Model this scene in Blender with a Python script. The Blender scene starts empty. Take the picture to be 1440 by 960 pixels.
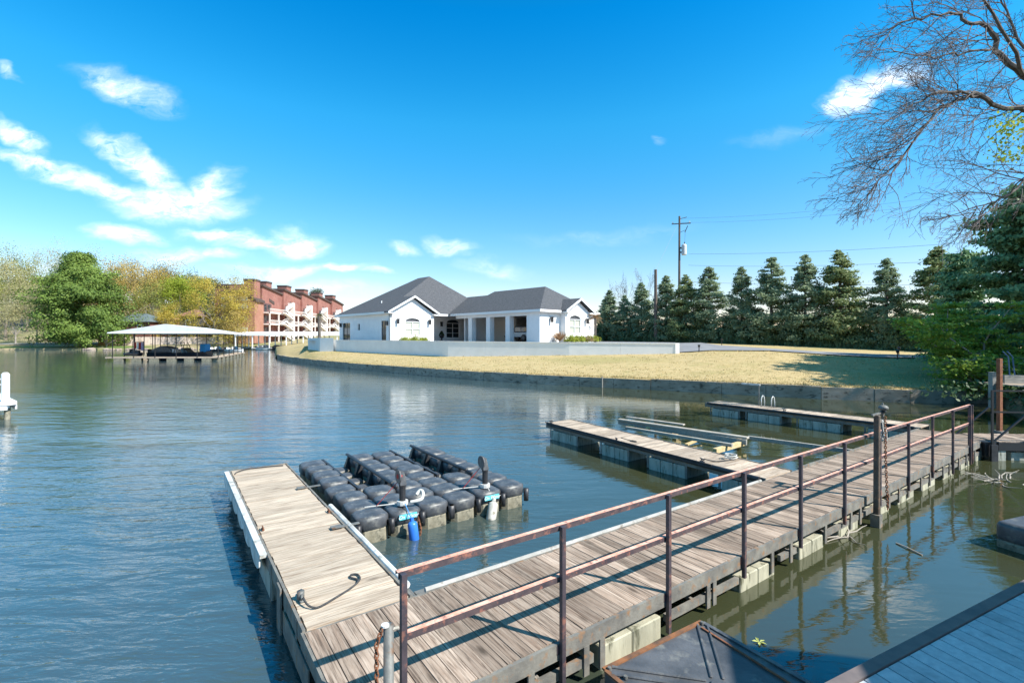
import bpy, math, random
import numpy as np
from mathutils import Vector, Matrix
R = math.radians
sc = bpy.context.scene
COL = sc.collection
F = 682.0; EYE = 3.35; HZ = 476.0

# ---------- pixel -> world (photo is 1440 wide) ----------
def W(px, py, z):
    y = F * (EYE - z) / (py - HZ)
    return Vector(((px - 720) / F * y, y, z))
def P(px, Y, z=0.0):
    return Vector(((px - 720) / F * Y, Y, z))
def ZY(py, Y):
    return EYE - (py - HZ) / F * Y
CU, SU = math.cos(R(35.35)), math.sin(R(35.35))
def D(u, v, z=0.0):
    return Vector((u * CU - v * SU, u * SU + v * CU, z))
DROT = R(35.35)

# ---------- object helpers ----------
def tag(o, label=None, cat=None, group=None, kind=None):
    if label: o['label'] = label
    if cat: o['category'] = cat
    if group: o['group'] = group
    if kind: o['kind'] = kind
    return o
def empty(name, loc, rz=0, label=None, cat=None, group=None):
    o = bpy.data.objects.new(name, None)
    o.empty_display_size = .2
    COL.objects.link(o); o.location = loc; o.rotation_euler = (0, 0, rz)
    return tag(o, label, cat, group)
def copy_tree(o, parent=None):
    c = o.copy(); COL.objects.link(c); c.parent = parent
    for ch in list(o.children):
        copy_tree(ch, c)
    return c
class MB:
    def __init__(s): s.v = []; s.f = []; s.m = []
    def add(s, vs, fs, m=0):
        b = len(s.v); s.v += [tuple(x) for x in vs]
        for q in fs: s.f.append(tuple(b + i for i in q)); s.m.append(m)
    def hexa(s, c, m=0):
        s.add(c, [(0,3,2,1),(4,5,6,7),(0,1,5,4),(1,2,6,5),(2,3,7,6),(3,0,4,7)], m)
    def box(s, x0, x1, y0, y1, z0, z1, m=0):
        s.hexa([(x0,y0,z0),(x1,y0,z0),(x1,y1,z0),(x0,y1,z0),(x0,y0,z1),(x1,y0,z1),(x1,y1,z1),(x0,y1,z1)], m)
    def beam(s, p, q, w, h, m=0, up=(0,0,1)):
        p = Vector(p); q = Vector(q); d = (q - p).normalized(); up = Vector(up)
        if abs(d.dot(up)) > .98: up = Vector((0,1,0))
        a = d.cross(up).normalized(); b = a.cross(d).normalized()
        a *= w/2; b *= h/2
        s.hexa([p-a-b, p+a-b, q+a-b, q-a-b, p-a+b, p+a+b, q+a+b, q-a+b], m)
    def tube(s, pts, rad, n=8, m=0, cap=True):
        pts = [Vector(p) for p in pts]
        if not hasattr(rad, '__len__'): rad = [rad]*len(pts)
        b = len(s.v); ref = None
        for i, p in enumerate(pts):
            d = (pts[min(i+1, len(pts)-1)] - pts[max(i-1, 0)])
            if d.length < 1e-9: d = Vector((0,0,1))
            d.normalize()
            if ref is None: ref = d.orthogonal().normalized()
            ref = (ref - d*ref.dot(d))
            if ref.length < 1e-6: ref = d.orthogonal()
            ref.normalize(); bi = d.cross(ref)
            for k in range(n):
                a = 2*math.pi*k/n
                s.v.append(tuple(p + (ref*math.cos(a) + bi*math.sin(a))*rad[i]))
        for i in range(len(pts)-1):
            for k in range(n):
                k2 = (k+1) % n
                s.f.append((b+i*n+k, b+i*n+k2, b+(i+1)*n+k2, b+(i+1)*n+k)); s.m.append(m)
        if cap:
            s.f.append(tuple(b+k for k in reversed(range(n)))); s.m.append(m)
            e = b+(len(pts)-1)*n
            s.f.append(tuple(e+k for k in range(n))); s.m.append(m)
    def lathe(s, c, prof, n=14, m=0):
        s.tube([Vector(c)+Vector((0,0,z)) for r, z in prof], [max(r, .001) for r, z in prof], n, m)
    def prism(s, poly, d, m=0):
        n = len(poly); d = Vector(d); a = [Vector(p) for p in poly]
        s.add(a + [p+d for p in a], [tuple(reversed(range(n))), tuple(range(n, 2*n))] +
              [(i, (i+1) % n, n+(i+1) % n, n+i) for i in range(n)], m)
    def build(s, name, mats, parent=None, smooth=False, bevel=0, seg=1, loc=None, rz=0):
        me = bpy.data.meshes.new(name)
        me.from_pydata(s.v, [], s.f)
        if not isinstance(mats, (list, tuple)): mats = [mats]
        for m in mats: me.materials.append(m)
        me.polygons.foreach_set('material_index', s.m)
        if smooth: me.polygons.foreach_set('use_smooth', [True]*len(s.f))
        me.update()
        o = bpy.data.objects.new(name, me); COL.objects.link(o)
        if parent: o.parent = parent
        if loc is not None: o.location = loc; o.rotation_euler = (0,0,rz)
        if bevel:
            b = o.modifiers.new('bevel', 'BEVEL'); b.width = bevel; b.segments = seg; b.limit_method = 'ANGLE'; b.angle_limit = R(40)
        return o
def part(name, fn, mats, parent, **k):
    mb = MB(); fn(mb); return mb.build(name, mats, parent, **k)

# ---------- materials ----------
class NT:
    def __init__(s, nt): s.t = nt
    def n(s, typ, **k):
        x = s.t.nodes.new(typ)
        for a, v in k.items():
            if a.startswith('i_'):
                x.inputs[a[2:].replace('_', ' ')].default_value = v
            else: setattr(x, a, v)
        return x
    def l(s, a, b): s.t.links.new(a, b)
    def math(s, op, a, b=None, c=None, clamp=False):
        x = s.n('ShaderNodeMath', operation=op, use_clamp=clamp)
        for i, q in enumerate((a, b, c)):
            if q is None: continue
            if hasattr(q, 'links'): s.l(q, x.inputs[i])
            else: x.inputs[i].default_value = q
        return x.outputs[0]
    def mix(s, f, a, b, blend='MIX'):
        x = s.n('ShaderNodeMix', data_type='RGBA', blend_type=blend)
        for sock, q in ((x.inputs['Factor'], f), (x.inputs[6], a), (x.inputs[7], b)):
            if hasattr(q, 'links'): s.l(q, sock)
            elif isinstance(q, (tuple, list)): sock.default_value = (*q[:3], 1)
            else: sock.default_value = q
        return x.outputs[2]
    def noise(s, vec, scale, detail=4, rough=.55, dist=0):
        x = s.n('ShaderNodeTexNoise'); x.inputs['Scale'].default_value = scale
        x.inputs['Detail'].default_value = detail; x.inputs['Roughness'].default_value = rough
        x.inputs['Distortion'].default_value = dist
        if vec is not None: s.l(vec, x.inputs['Vector'])
        return x.outputs['Fac']
    def ramp(s, f, a, b):
        x = s.n('ShaderNodeMapRange'); x.inputs[1].default_value = a; x.inputs[2].default_value = b
        s.l(f, x.inputs[0]); return x.outputs[0]
    def mapping(s, vec, loc=(0,0,0), rot=(0,0,0), scale=(1,1,1), typ='POINT'):
        x = s.n('ShaderNodeMapping', vector_type=typ)
        x.inputs['Location'].default_value = loc; x.inputs['Rotation'].default_value = rot; x.inputs['Scale'].default_value = scale
        s.l(vec, x.inputs['Vector']); return x.outputs[0]
def newmat(name):
    m = bpy.data.materials.new(name); m.use_nodes = True
    t = NT(m.node_tree); b = m.node_tree.nodes['Principled BSDF']
    return m, t, b
def mat(name, c, rough=.7, c2=None, scale=3.0, metal=0, bump=0, bscale=None, detail=5, lo=.35, hi=.65, coord='Object', stretch=(1,1,1), spec=None, island=0, c3=None, scale3=20):
    m, t, b = newmat(name)
    b.inputs['Roughness'].default_value = rough; b.inputs['Metallic'].default_value = metal
    if spec is not None: b.inputs['Specular IOR Level'].default_value = spec
    tc = t.n('ShaderNodeTexCoord').outputs[coord]
    v = t.mapping(tc, scale=stretch)
    col = None
    if c2 is not None:
        f = t.ramp(t.noise(v, scale, detail, .6), lo, hi)
        col = t.mix(f, c, c2)
    if c3 is not None:
        f = t.ramp(t.noise(v, scale3, 4, .6), .55, .68)
        col = t.mix(f, col if col is not None else c, c3)
    if island:
        g = t.n('ShaderNodeNewGeometry').outputs['Random Per Island']
        k = t.ramp(g, 0, 1); k.node.inputs[3].default_value = 1-island; k.node.inputs[4].default_value = 1+island*.6
        vm = t.n('ShaderNodeVectorMath', operation='SCALE')
        if col is None: vm.inputs[0].default_value = c[:3]
        else: t.l(col, vm.inputs[0])
        t.l(k, vm.inputs['Scale']); col = vm.outputs[0]
    if col is None: b.inputs['Base Color'].default_value = (*c[:3], 1)
    else: t.l(col, b.inputs['Base Color'])
    if bump:
        bn = t.n('ShaderNodeBump'); bn.inputs['Strength'].default_value = bump; bn.inputs['Distance'].default_value = .02
        t.l(t.noise(v, bscale or scale*4, 5, .6), bn.inputs['Height']); t.l(bn.outputs[0], b.inputs['Normal'])
    return m
def wood(name, axis, c1, c2, dark, knots=True, var=.3):
    m, t, b = newmat(name); b.inputs['Roughness'].default_value = .85; b.inputs['Specular IOR Level'].default_value = .25
    tc = t.n('ShaderNodeTexCoord').outputs['Object']
    g = t.n('ShaderNodeNewGeometry').outputs['Random Per Island']
    off = t.n('ShaderNodeCombineXYZ'); t.l(t.math('MULTIPLY', g, 37.0), off.inputs[0]); t.l(t.math('MULTIPLY', g, 91.0), off.inputs[1]); t.l(t.math('MULTIPLY', g, 13.0), off.inputs[2])
    va = t.n('ShaderNodeVectorMath', operation='ADD'); t.l(tc, va.inputs[0]); t.l(off.outputs[0], va.inputs[1])
    st = [14.0, 14.0, 14.0]; st['xyz'.index(axis)] = .9
    v = t.mapping(va.outputs[0], scale=st)
    n1 = t.noise(v, 1.0, 6, .65, 1.6)
    st2 = [55.0, 55.0, 55.0]; st2['xyz'.index(axis)] = 2.2
    n2 = t.noise(t.mapping(va.outputs[0], scale=st2), 1.0, 4, .6, .6)
    n3 = t.noise(va.outputs[0], 1.6, 3, .5)
    col = t.mix(t.ramp(n1, .36, .62), c1, c2)
    col = t.mix(t.math('MULTIPLY', t.ramp(n2, .48, .66), .9), col, dark)
    col = t.mix(t.math('MULTIPLY', t.ramp(n3, .5, .75), .45), col, dark)
    if knots:
        st3 = [7.0]*3; st3['xyz'.index(axis)] = 2.6
        vo = t.n('ShaderNodeTexVoronoi'); t.l(t.mapping(va.outputs[0], scale=st3), vo.inputs['Vector']); vo.inputs['Scale'].default_value = .55
        k = t.ramp(vo.outputs['Distance'], .16, .05)
        col = t.mix(t.math('MULTIPLY', k, .7), col, tuple(x*.45 for x in dark))
    k = t.ramp(g, 0, 1); k.node.inputs[3].default_value = 1-var; k.node.inputs[4].default_value = 1+var*.5
    vm = t.n('ShaderNodeVectorMath', operation='SCALE'); t.l(col, vm.inputs[0]); t.l(k, vm.inputs['Scale'])
    t.l(vm.outputs[0], b.inputs['Base Color'])
    bn = t.n('ShaderNodeBump'); bn.inputs['Strength'].default_value = .5; bn.inputs['Distance'].default_value = .006
    t.l(t.math('ADD', n1, n2), bn.inputs['Height']); t.l(bn.outputs[0], b.inputs['Normal'])
    return m
def leafmat(name, c1, c2, trans=.35, rough=.6, patch=.35):
    m, t, b = newmat(name); b.inputs['Roughness'].default_value = rough; b.inputs['Specular IOR Level'].default_value = .3
    g = t.n('ShaderNodeNewGeometry').outputs['Random Per Island']
    tc = t.n('ShaderNodeTexCoord').outputs['Object']
    f = t.math('ADD', t.math('MULTIPLY', g, .55), t.math('MULTIPLY', t.ramp(t.noise(tc, patch, 3, .6), .35, .65), .45))
    col = t.mix(f, c1, c2)
    t.l(col, b.inputs['Base Color'])
    tr = t.n('ShaderNodeBsdfTranslucent'); t.l(col, tr.inputs[0])
    ms = t.n('ShaderNodeMixShader'); ms.inputs[0].default_value = trans
    t.l(b.outputs[0], ms.inputs[1]); t.l(tr.outputs[0], ms.inputs[2])
    t.l(ms.outputs[0], m.node_tree.nodes['Material Output'].inputs['Surface'])
    return m

M = {}
M['deck_gold'] = wood('weathered_decking_pale', 'x', (.46,.37,.28), (.63,.53,.42), (.25,.185,.135), var=.18)
M['deck_brown'] = wood('weathered_decking_brown', 'y', (.30,.215,.16), (.49,.39,.31), (.11,.08,.06), var=.38)
M['deck_brown_x'] = wood('weathered_decking_brown_across', 'x', (.46,.36,.27), (.64,.53,.42), (.22,.165,.12), var=.3)
M['deck_white_x'] = wood('bleached_decking', 'x', (.62,.57,.51), (.74,.70,.65), (.36,.31,.27), var=.2)
M['beam_wood'] = wood('grey_timber_beam', 'x', (.30,.29,.26), (.42,.40,.36), (.14,.14,.13), knots=False)
M['beam_wood_y'] = wood('grey_timber_beam_y', 'y', (.24,.22,.19), (.36,.33,.29), (.10,.10,.09), knots=False)
M['salmon'] = mat('faded_pink_rail_paint', (.76,.32,.21), .65, (.84,.52,.40), 9, c3=(.30,.16,.12), scale3=15, bump=.2)
M['rail_dark'] = mat('dark_brown_rail_paint', (.055,.045,.055), .5, (.12,.085,.085), 7, c3=(.33,.14,.10), scale3=11, bump=.2)
M['post_dark'] = mat('dark_post_paint', (.045,.04,.05), .5, (.085,.065,.075), 7, c3=(.26,.12,.09), scale3=6, bump=.2)
M['steel'] = mat('weathered_galvanised_steel', (.13,.135,.13), .6, (.22,.22,.205), 6, metal=.2, c3=(.17,.10,.06), scale3=8, bump=.2)
M['angle'] = mat('weathered_edge_angle', (.13,.125,.115), .7, (.24,.23,.20), 5, c3=(.27,.16,.09), scale3=9, bump=.3)
M['rust'] = mat('rust', (.17,.06,.03), .85, (.28,.12,.06), 14, bump=.5, bscale=60)
M['white_pvc'] = mat('aged_white_plastic', (.50,.49,.46), .45, (.78,.78,.76), 3, c3=(.35,.33,.28), scale3=7)
M['bumper_grey'] = mat('dirty_grey_bumper', (.30,.30,.28), .6, (.46,.45,.43), 4, c3=(.2,.18,.15), scale3=8)
M['black_rub'] = mat('black_rubber', (.018,.018,.02), .45, (.04,.04,.045), 5)
M['black_pl'] = mat('weathered_black_plastic', (.060,.065,.073), .42, (.12,.125,.135), 3, bump=.2, bscale=40, c3=(.19,.19,.18), scale3=5)
M['float_low'] = mat('algae_stained_plastic', (.16,.145,.10), .75, (.34,.31,.23), 6, c3=(.07,.07,.05), scale3=10, bump=.3)
M['billet'] = mat('stained_float_billet', (.30,.31,.26), .85, (.50,.50,.43), 3.5, c3=(.13,.14,.10), scale3=8, bump=.3, stretch=(1.5,1.5,.35))
M['billet_walkway'] = mat('pale_float_billet', (.33,.32,.24), .85, (.50,.48,.36), 3.0, c3=(.11,.11,.07), scale3=7, bump=.3, stretch=(1.5,1.5,.35))  # walkway floats, slightly yellower than the other billets
M['grey_pl'] = mat('grey_composite_board', (.46,.47,.50), .75, (.58,.59,.61), 20, bump=.15, bscale=90, island=.14, c3=(.33,.33,.35), scale3=2.2)
M['blue_pl'] = mat('blue_fender_vinyl', (.03,.16,.62), .35, (.05,.22,.7), 4)
M['grey_vinyl'] = mat('dirty_white_fender_vinyl', (.38,.36,.31), .6, (.58,.56,.50), 7, c3=(.2,.18,.13), scale3=11)
M['rope_dark'] = mat('dark_rope', (.03,.03,.035), .9, (.08,.08,.08), 40)
M['rope_white'] = mat('pale_rope', (.5,.5,.48), .9, (.65,.65,.6), 40)
M['rope_blue'] = mat('blue_rope', (.08,.28,.55), .9)
M['red_strap'] = mat('red_strap', (.4,.03,.025), .7)
M['sign_cyan'] = mat('turquoise_label', (.12,.55,.62), .5)
M['sign_white'] = mat('white_lettering', (.85,.88,.88), .5)
M['hide'] = mat('dark_lower_block', (.05,.055,.06), .5, (.1,.1,.1), 3)
M['concrete'] = mat('stained_concrete', (.25,.215,.17), .9, (.40,.35,.29), .9, c3=(.075,.07,.055), scale3=2.6, bump=.4, bscale=8, stretch=(1,1,2.2))
M['white_wall'] = mat('white_painted_masonry', (.86,.86,.85), .7, (.79,.79,.78), .8, bump=.12, bscale=14)
M['beige_wall'] = mat('beige_render', (.56,.50,.43), .8)
M['white_trim'] = mat('white_trim_paint', (.84,.84,.83), .5)
M['glass_dark'] = mat('dark_window_glass', (.02,.03,.035), .06, spec=.8)
M['blind'] = mat('pale_blind_behind_glass', (.50,.52,.44), .25, spec=.8)
M['black_metal'] = mat('black_metal', (.02,.02,.022), .4)
M['shingle'] = mat('grey_shingle', (.048,.052,.060), .9, (.095,.098,.108), 4.5, bump=.7, bscale=7, c3=(.15,.15,.155), scale3=8, stretch=(1,1,3))
M['asphalt'] = mat('grey_asphalt', (.20,.20,.215), .9, (.27,.27,.28), .7, bump=.2, bscale=30)
M['paving'] = mat('pale_paving', (.40,.38,.35), .9, (.5,.48,.44), .8)
M['brick'] = mat('red_brick', (.25,.105,.085), .85, (.33,.155,.125), .5, c3=(.26,.10,.07), scale3=1.8, bump=.3)
M['brick_or'] = mat('orange_brick', (.32,.15,.10), .85, (.40,.20,.14), .5)
M['dark_roof'] = mat('dark_brown_roof', (.06,.04,.035), .8, (.1,.07,.06), 2)
M['condo_white'] = mat('condo_white_paint', (.74,.68,.64), .7)
M['recess_shade'] = mat('painted_recess_shade', (.16,.08,.075), .8, (.10,.06,.06), .6)  # darkened brick tone, shade of the galleries put into the colour
M['metal_roof'] = mat('white_metal_roof', (.80,.80,.79), .4, (.72,.72,.71), .6)
M['teal_roof'] = mat('slate_blue_roof', (.10,.14,.15), .8, (.14,.18,.19), 2)
M['bark'] = mat('grey_brown_bark', (.085,.07,.06), .9, (.17,.145,.125), 3, bump=.6, stretch=(3,3,.6))
M['bark_pale'] = mat('pale_bark', (.30,.27,.23), .9, (.42,.38,.33), 2, bump=.4, stretch=(3,3,.6))
M['bark_far'] = mat('far_bark', (.20,.165,.13), .9, (.30,.25,.2), 1)
M['pole_wood'] = mat('utility_pole_wood', (.10,.075,.06), .9, (.17,.13,.11), 3, stretch=(4,4,.4))
M['transformer'] = mat('light_grey_transformer', (.55,.56,.57), .4)
M['rock'] = mat('shore_rock', (.25,.19,.15), .9, (.42,.34,.28), 1.2, bump=.8)
# ---------- camera, sky, sun ----------
cam = bpy.data.cameras.new('camera'); co = bpy.data.objects.new('camera', cam); COL.objects.link(co)
co.location = (0,0,EYE); co.rotation_euler = (R(90),0,0)
cam.sensor_width = 36; cam.lens = 36*F/1440; cam.shift_y = -(480-HZ)/1440; cam.clip_start = .1; cam.clip_end = 6000
sc.camera = co
SUN_AZ = (0.89,-0.457); ELEV = R(44)
sv = Vector((SUN_AZ[0]*math.cos(ELEV), SUN_AZ[1]*math.cos(ELEV), math.sin(ELEV)))
sl = bpy.data.lights.new('sun', 'SUN'); so = bpy.data.objects.new('sun', sl); COL.objects.link(so)
sl.energy = 5.0; sl.angle = R(.5); sl.color = (1.0,.955,.88)
so.rotation_euler = sv.to_track_quat('Z','Y').to_euler(); so.location = (30,-20,40)
w = bpy.data.worlds.new('World'); sc.world = w; w.use_nodes = True
t = NT(w.node_tree); bg = w.node_tree.nodes['Background']
sky = t.n('ShaderNodeTexSky', sky_type='NISHITA'); sky.sun_disc = False
sky.sun_elevation = ELEV; sky.sun_rotation = math.atan2(SUN_AZ[0], SUN_AZ[1])
sky.air_density = 1.0; sky.dust_density = .3; sky.ozone_density = 2.0
hs = t.n('ShaderNodeHueSaturation'); hs.inputs['Saturation'].default_value = 1.45; hs.inputs['Value'].default_value = 1.0; hs.inputs['Hue'].default_value = .488
t.l(sky.outputs[0], hs.inputs['Color'])
tc = t.n('ShaderNodeTexCoord').outputs['Generated']
sx = t.n('ShaderNodeSeparateXYZ'); t.l(tc, sx.inputs[0])
yy = t.math('MAXIMUM', sx.outputs[1], .02)
cx = t.math('DIVIDE', sx.outputs[0], yy); cz = t.math('DIVIDE', sx.outputs[2], yy)
cb = t.n('ShaderNodeCombineXYZ'); t.l(cx, cb.inputs[0]); t.l(cz, cb.inputs[1])
# wispy distortion of the cloud directions
nz = t.n('ShaderNodeTexNoise'); nz.inputs['Scale'].default_value = 7; nz.inputs['Detail'].default_value = 5; t.l(t.mapping(cb.outputs[0], scale=(1,1.7,1)), nz.inputs['Vector'])
vs = t.n('ShaderNodeVectorMath', operation='SUBTRACT'); t.l(nz.outputs['Color'], vs.inputs[0]); vs.inputs[1].default_value = (.5,.5,.5)
vm = t.n('ShaderNodeVectorMath', operation='MULTIPLY'); t.l(vs.outputs[0], vm.inputs[0]); vm.inputs[1].default_value = (.16,.085,0)
va = t.n('ShaderNodeVectorMath', operation='ADD'); t.l(cb.outputs[0], va.inputs[0]); t.l(vm.outputs[0], va.inputs[1])
blobs = [(1200,140,34,22,-10,1.5),(1228,122,30,18,-35,1.3),(1262,108,42,14,-8,1.2),(1180,136,16,9,0,1.0),
 (183,128,66,20,17,.72),(215,140,30,12,17,.5),
 (245,282,92,23,3,1.3),(300,268,36,28,-30,1.25),(190,226,72,15,26,1.1),(215,243,40,14,26,.9),(130,258,95,13,14,.9),(55,230,75,11,12,.95),(25,195,48,14,24,1.0),
 (172,326,50,11,3,1.0),(415,342,48,16,2,1.1),(310,329,58,10,5,.85),(365,340,60,9,3,.8),(245,356,62,12,2,.6),(390,380,75,8,1,.8),(497,378,32,8,-3,1.0),(540,383,16,5,0,.8),
 (632,345,26,12,12,.75),(567,348,26,8,5,.6),(310,355,30,8,2,.6),(640,352,22,5,5,.5),
 (930,192,14,6,30,.2),(690,378,50,10,8,.35),(10,103,24,7,22,.5),(1100,190,60,10,-8,.1),(850,330,120,10,-4,.1),(460,408,80,10,0,.35),(60,395,160,14,0,.4)]
dens = None
for (bx, by, ra, rb, ang, st) in blobs:
    mp = t.mapping(va.outputs[0], loc=((bx-720)/F, (HZ-by)/F, 0), rot=(0,0,R(-ang)), scale=(ra/F*1.25, rb/F*1.35, 1), typ='TEXTURE')
    ln = t.n('ShaderNodeVectorMath', operation='LENGTH'); t.l(mp, ln.inputs[0])
    r_ = t.n('ShaderNodeMapRange', interpolation_type='SMOOTHSTEP'); r_.inputs[1].default_value = 1.15; r_.inputs[2].default_value = .1; r_.inputs[4].default_value = st
    t.l(ln.outputs['Value'], r_.inputs[0])
    dens = r_.outputs[0] if dens is None else t.math('MAXIMUM', dens, r_.outputs[0])
n2 = t.math('ADD', t.math('MULTIPLY', t.noise(t.mapping(va.outputs[0], rot=(0,0,R(10)), scale=(1,3.2,1)), 9, 7, .62, .3), .62), t.math('MULTIPLY', t.noise(t.mapping(va.outputs[0], rot=(0,0,R(6)), scale=(1,2.2,1)), 34, 6, .68, .2), .38))
dd = t.math('MULTIPLY', dens, t.ramp(n2, .35, .62), clamp=True)
front = t.math('GREATER_THAN', sx.outputs[1], .03)
dd = t.math('MULTIPLY', dd, front)
dd = t.math('MULTIPLY', dd, .95)
# whitening haze close to the horizon
hz = t.n('ShaderNodeMapRange', interpolation_type='SMOOTHSTEP'); t.l(sx.outputs[2], hz.inputs[0]); hz.inputs[1].default_value = .42; hz.inputs[2].default_value = -.02; hz.inputs[4].default_value = .5
SKYK = 1.0
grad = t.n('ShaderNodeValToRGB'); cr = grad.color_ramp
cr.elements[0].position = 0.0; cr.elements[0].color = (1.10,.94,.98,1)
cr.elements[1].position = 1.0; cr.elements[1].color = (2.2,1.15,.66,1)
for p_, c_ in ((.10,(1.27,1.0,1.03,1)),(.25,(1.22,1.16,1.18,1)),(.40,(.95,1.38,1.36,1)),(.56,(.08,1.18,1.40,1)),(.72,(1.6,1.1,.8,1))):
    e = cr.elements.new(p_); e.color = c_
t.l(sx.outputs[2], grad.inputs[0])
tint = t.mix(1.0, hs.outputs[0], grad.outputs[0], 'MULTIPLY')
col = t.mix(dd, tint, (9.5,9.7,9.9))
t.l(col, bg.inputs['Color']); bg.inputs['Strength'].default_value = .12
sc.view_settings.view_transform = 'Standard'; sc.view_settings.look = 'None'; sc.view_settings.gamma = 1; sc.view_settings.exposure = .68
sc.view_settings.use_curve_mapping = False
sc.cycles.max_bounces = 8; sc.cycles.transparent_max_bounces = 6; sc.cycles.caustics_reflective = False; sc.cycles.caustics_refractive = False
sc.cycles.sample_clamp_indirect = 6
try: sc.cycles.use_denoising = True
except Exception: pass

# ---------- water ----------
m, t, b = newmat('lake_water')
tc = t.n('ShaderNodeTexCoord').outputs['Object']
big = t.noise(tc, .035, 4, .6)
b.inputs['Roughness'].default_value = .04; b.inputs['IOR'].default_value = 1.95
sep = t.n('ShaderNodeSeparateXYZ'); t.l(tc, sep.inputs[0])
# open water is choppier than the sheltered slips
sh = t.math('ADD', t.math('MULTIPLY', sep.outputs[0], 1.0), t.math('MULTIPLY', sep.outputs[1], -.15))
openw = t.ramp(sh, 1.5, -4.0)
t.l(t.mix(openw, t.mix(t.ramp(big, .35, .65), (.040,.046,.022), (.054,.060,.028)), (.052,.084,.090)), b.inputs['Base Color'])
gust = t.ramp(t.noise(t.mapping(tc, rot=(0,0,R(-12)), scale=(.05,.14,1)), 1.0, 4, .6, .5), .35, .65)
near_ = t.ramp(sep.outputs[1], 34, 8)
amp = t.math('ADD', .07, t.math('MULTIPLY', t.math('MULTIPLY', openw, t.math('ADD', .12, t.math('MULTIPLY', gust, .75))), t.math('ADD', .20, t.math('MULTIPLY', near_, .68))))
h1 = t.noise(t.mapping(tc, rot=(0,0,R(-15)), scale=(.7,1.9,1)), 1.0, 3, .5, .4)
h2 = t.noise(t.mapping(tc, rot=(0,0,R(-8)), scale=(2.8,8.0,1)), 1.0, 3, .55, .5)
h3 = t.noise(t.mapping(tc, rot=(0,0,R(20)), scale=(10,22,1)), 1.0, 2, .5)
hh = t.math('ADD', t.math('MULTIPLY', h1, .10), t.math('ADD', t.math('MULTIPLY', h2, .026), t.math('MULTIPLY', t.math('MULTIPLY', h3, .0055), openw)))
hh = t.math('MULTIPLY', hh, amp)
bn = t.n('ShaderNodeBump'); bn.inputs['Strength'].default_value = 1.0; bn.inputs['Distance'].default_value = 1.0
t.l(hh, bn.inputs['Height']); t.l(bn.outputs[0], b.inputs['Normal'])
M['water'] = m
mb = MB(); mb.add([(-1500,-60,0),(1500,-60,0),(1500,2500,0),(-1500,2500,0)], [(0,1,2,3)])
tag(mb.build('water', M['water']), kind='structure')

# ---------- lawn, peninsula and driveway ----------
m, t, b = newmat('dormant_lawn')
tc = t.n('ShaderNodeTexCoord').outputs['Object']; b.inputs['Roughness'].default_value = .95; b.inputs['Specular IOR Level'].default_value = .1
a1 = t.noise(t.mapping(tc, scale=(.10,.22,1)), 1, 5, .6); a2 = t.noise(tc, 2.2, 6, .7); a3 = t.noise(t.mapping(tc, scale=(1,1,1)), 14, 4, .7)
c = t.mix(t.ramp(a2, .3, .7), (.47,.36,.17), (.64,.50,.27))
c = t.mix(t.math('MULTIPLY', t.ramp(a1, .52, .68), .5), c, (.28,.28,.09))
c = t.mix(t.math('MULTIPLY', t.ramp(a3, .42, .66), .6), c, (.25,.19,.10))
a4 = t.noise(t.mapping(tc, rot=(0,0,R(-20)), scale=(.5,2.6,1)), 1, 5, .7, .8)
c = t.mix(t.math('MULTIPLY', t.ramp(a4, .5, .68), .45), c, (.36,.27,.15))
a5 = t.noise(tc, .9, 4, .7)
c = t.mix(t.math('MULTIPLY', t.ramp(a5, .58, .68), .3), c, (.24,.24,.08))
t.l(c, b.inputs['Base Color'])
bn = t.n('ShaderNodeBump'); bn.inputs['Strength'].default_value = .6; bn.inputs['Distance'].default_value = .05; t.l(t.math('ADD', a3, a2), bn.inputs['Height']); t.l(bn.outputs[0], b.inputs['Normal'])
M['lawn'] = m
seaw = [(389,504),(400,507),(420,510),(455,515),(490,518.5),(530,522),(605,529),(680,535),(740,539),(815,542.8),(915,548),(1015,553.5),(1077,557),(1155,561),(1230,564),(1280,566),(1342,567),(1400,567)]
SW = [(px, F*EYE/(y-HZ)) for px, y in seaw]
def interp(tab, x):
    if x <= tab[0][0]: return tab[0][1:]
    for a, b_ in zip(tab, tab[1:]):
        if x <= b_[0]:
            k = (x-a[0])/(b_[0]-a[0]); return tuple(p+(q-p)*k for p, q in zip(a[1:], b_[1:]))
    return tab[-1][1:]
ZS = .65
row0 = [(px, Y, ZS) for px, Y in SW] + [(1480,25.4,ZS),(1640,26,ZS+.3)]
row1 = [(389,90,.75),(433,68.6,1.64),(480,65.3,1.68),(560,56.5,1.55),(630,50.3,1.52),(800,45.3,1.83),(950,42.3,2.06),(1000,42,2.27),(1080,40,2.30),(1155,38,2.07),(1230,35.5,1.91),(1330,34,1.90),(1480,33,1.9),(1640,33,2)]
row2 = [(389,112,.8),(433,82,1.9),(480,80,2.7),(630,74,2.7),(800,66,2.7),(950,58,2.74),(985,56,2.80),(1080,46,2.34),(1155,43,2.12),(1230,40,2.00),(1330,38,1.93),(1480,37,1.9),(1640,37,2)]
row3 = [(389,135,.9),(433,120,2.3),(480,100,2.8),(630,88,2.8),(800,78,2.8),(950,66,2.87),(1080,59,2.72),(1230,51,2.33),(1330,46,2.05),(1480,43,2.0),(1640,42,2)]
row4 = [(389,230,1.5),(480,230,3),(1640,200,3.0)]
row5 = [(389,1500,6),(1640,1500,6)]
mb = MB(); cols = [389+i*(1640-389)/90 for i in range(91)]
rows = [(row0,0),(row1,12),(row2,6),(row3,4),(row4,3),(row5,2)]
pts = []
prev = None
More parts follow.
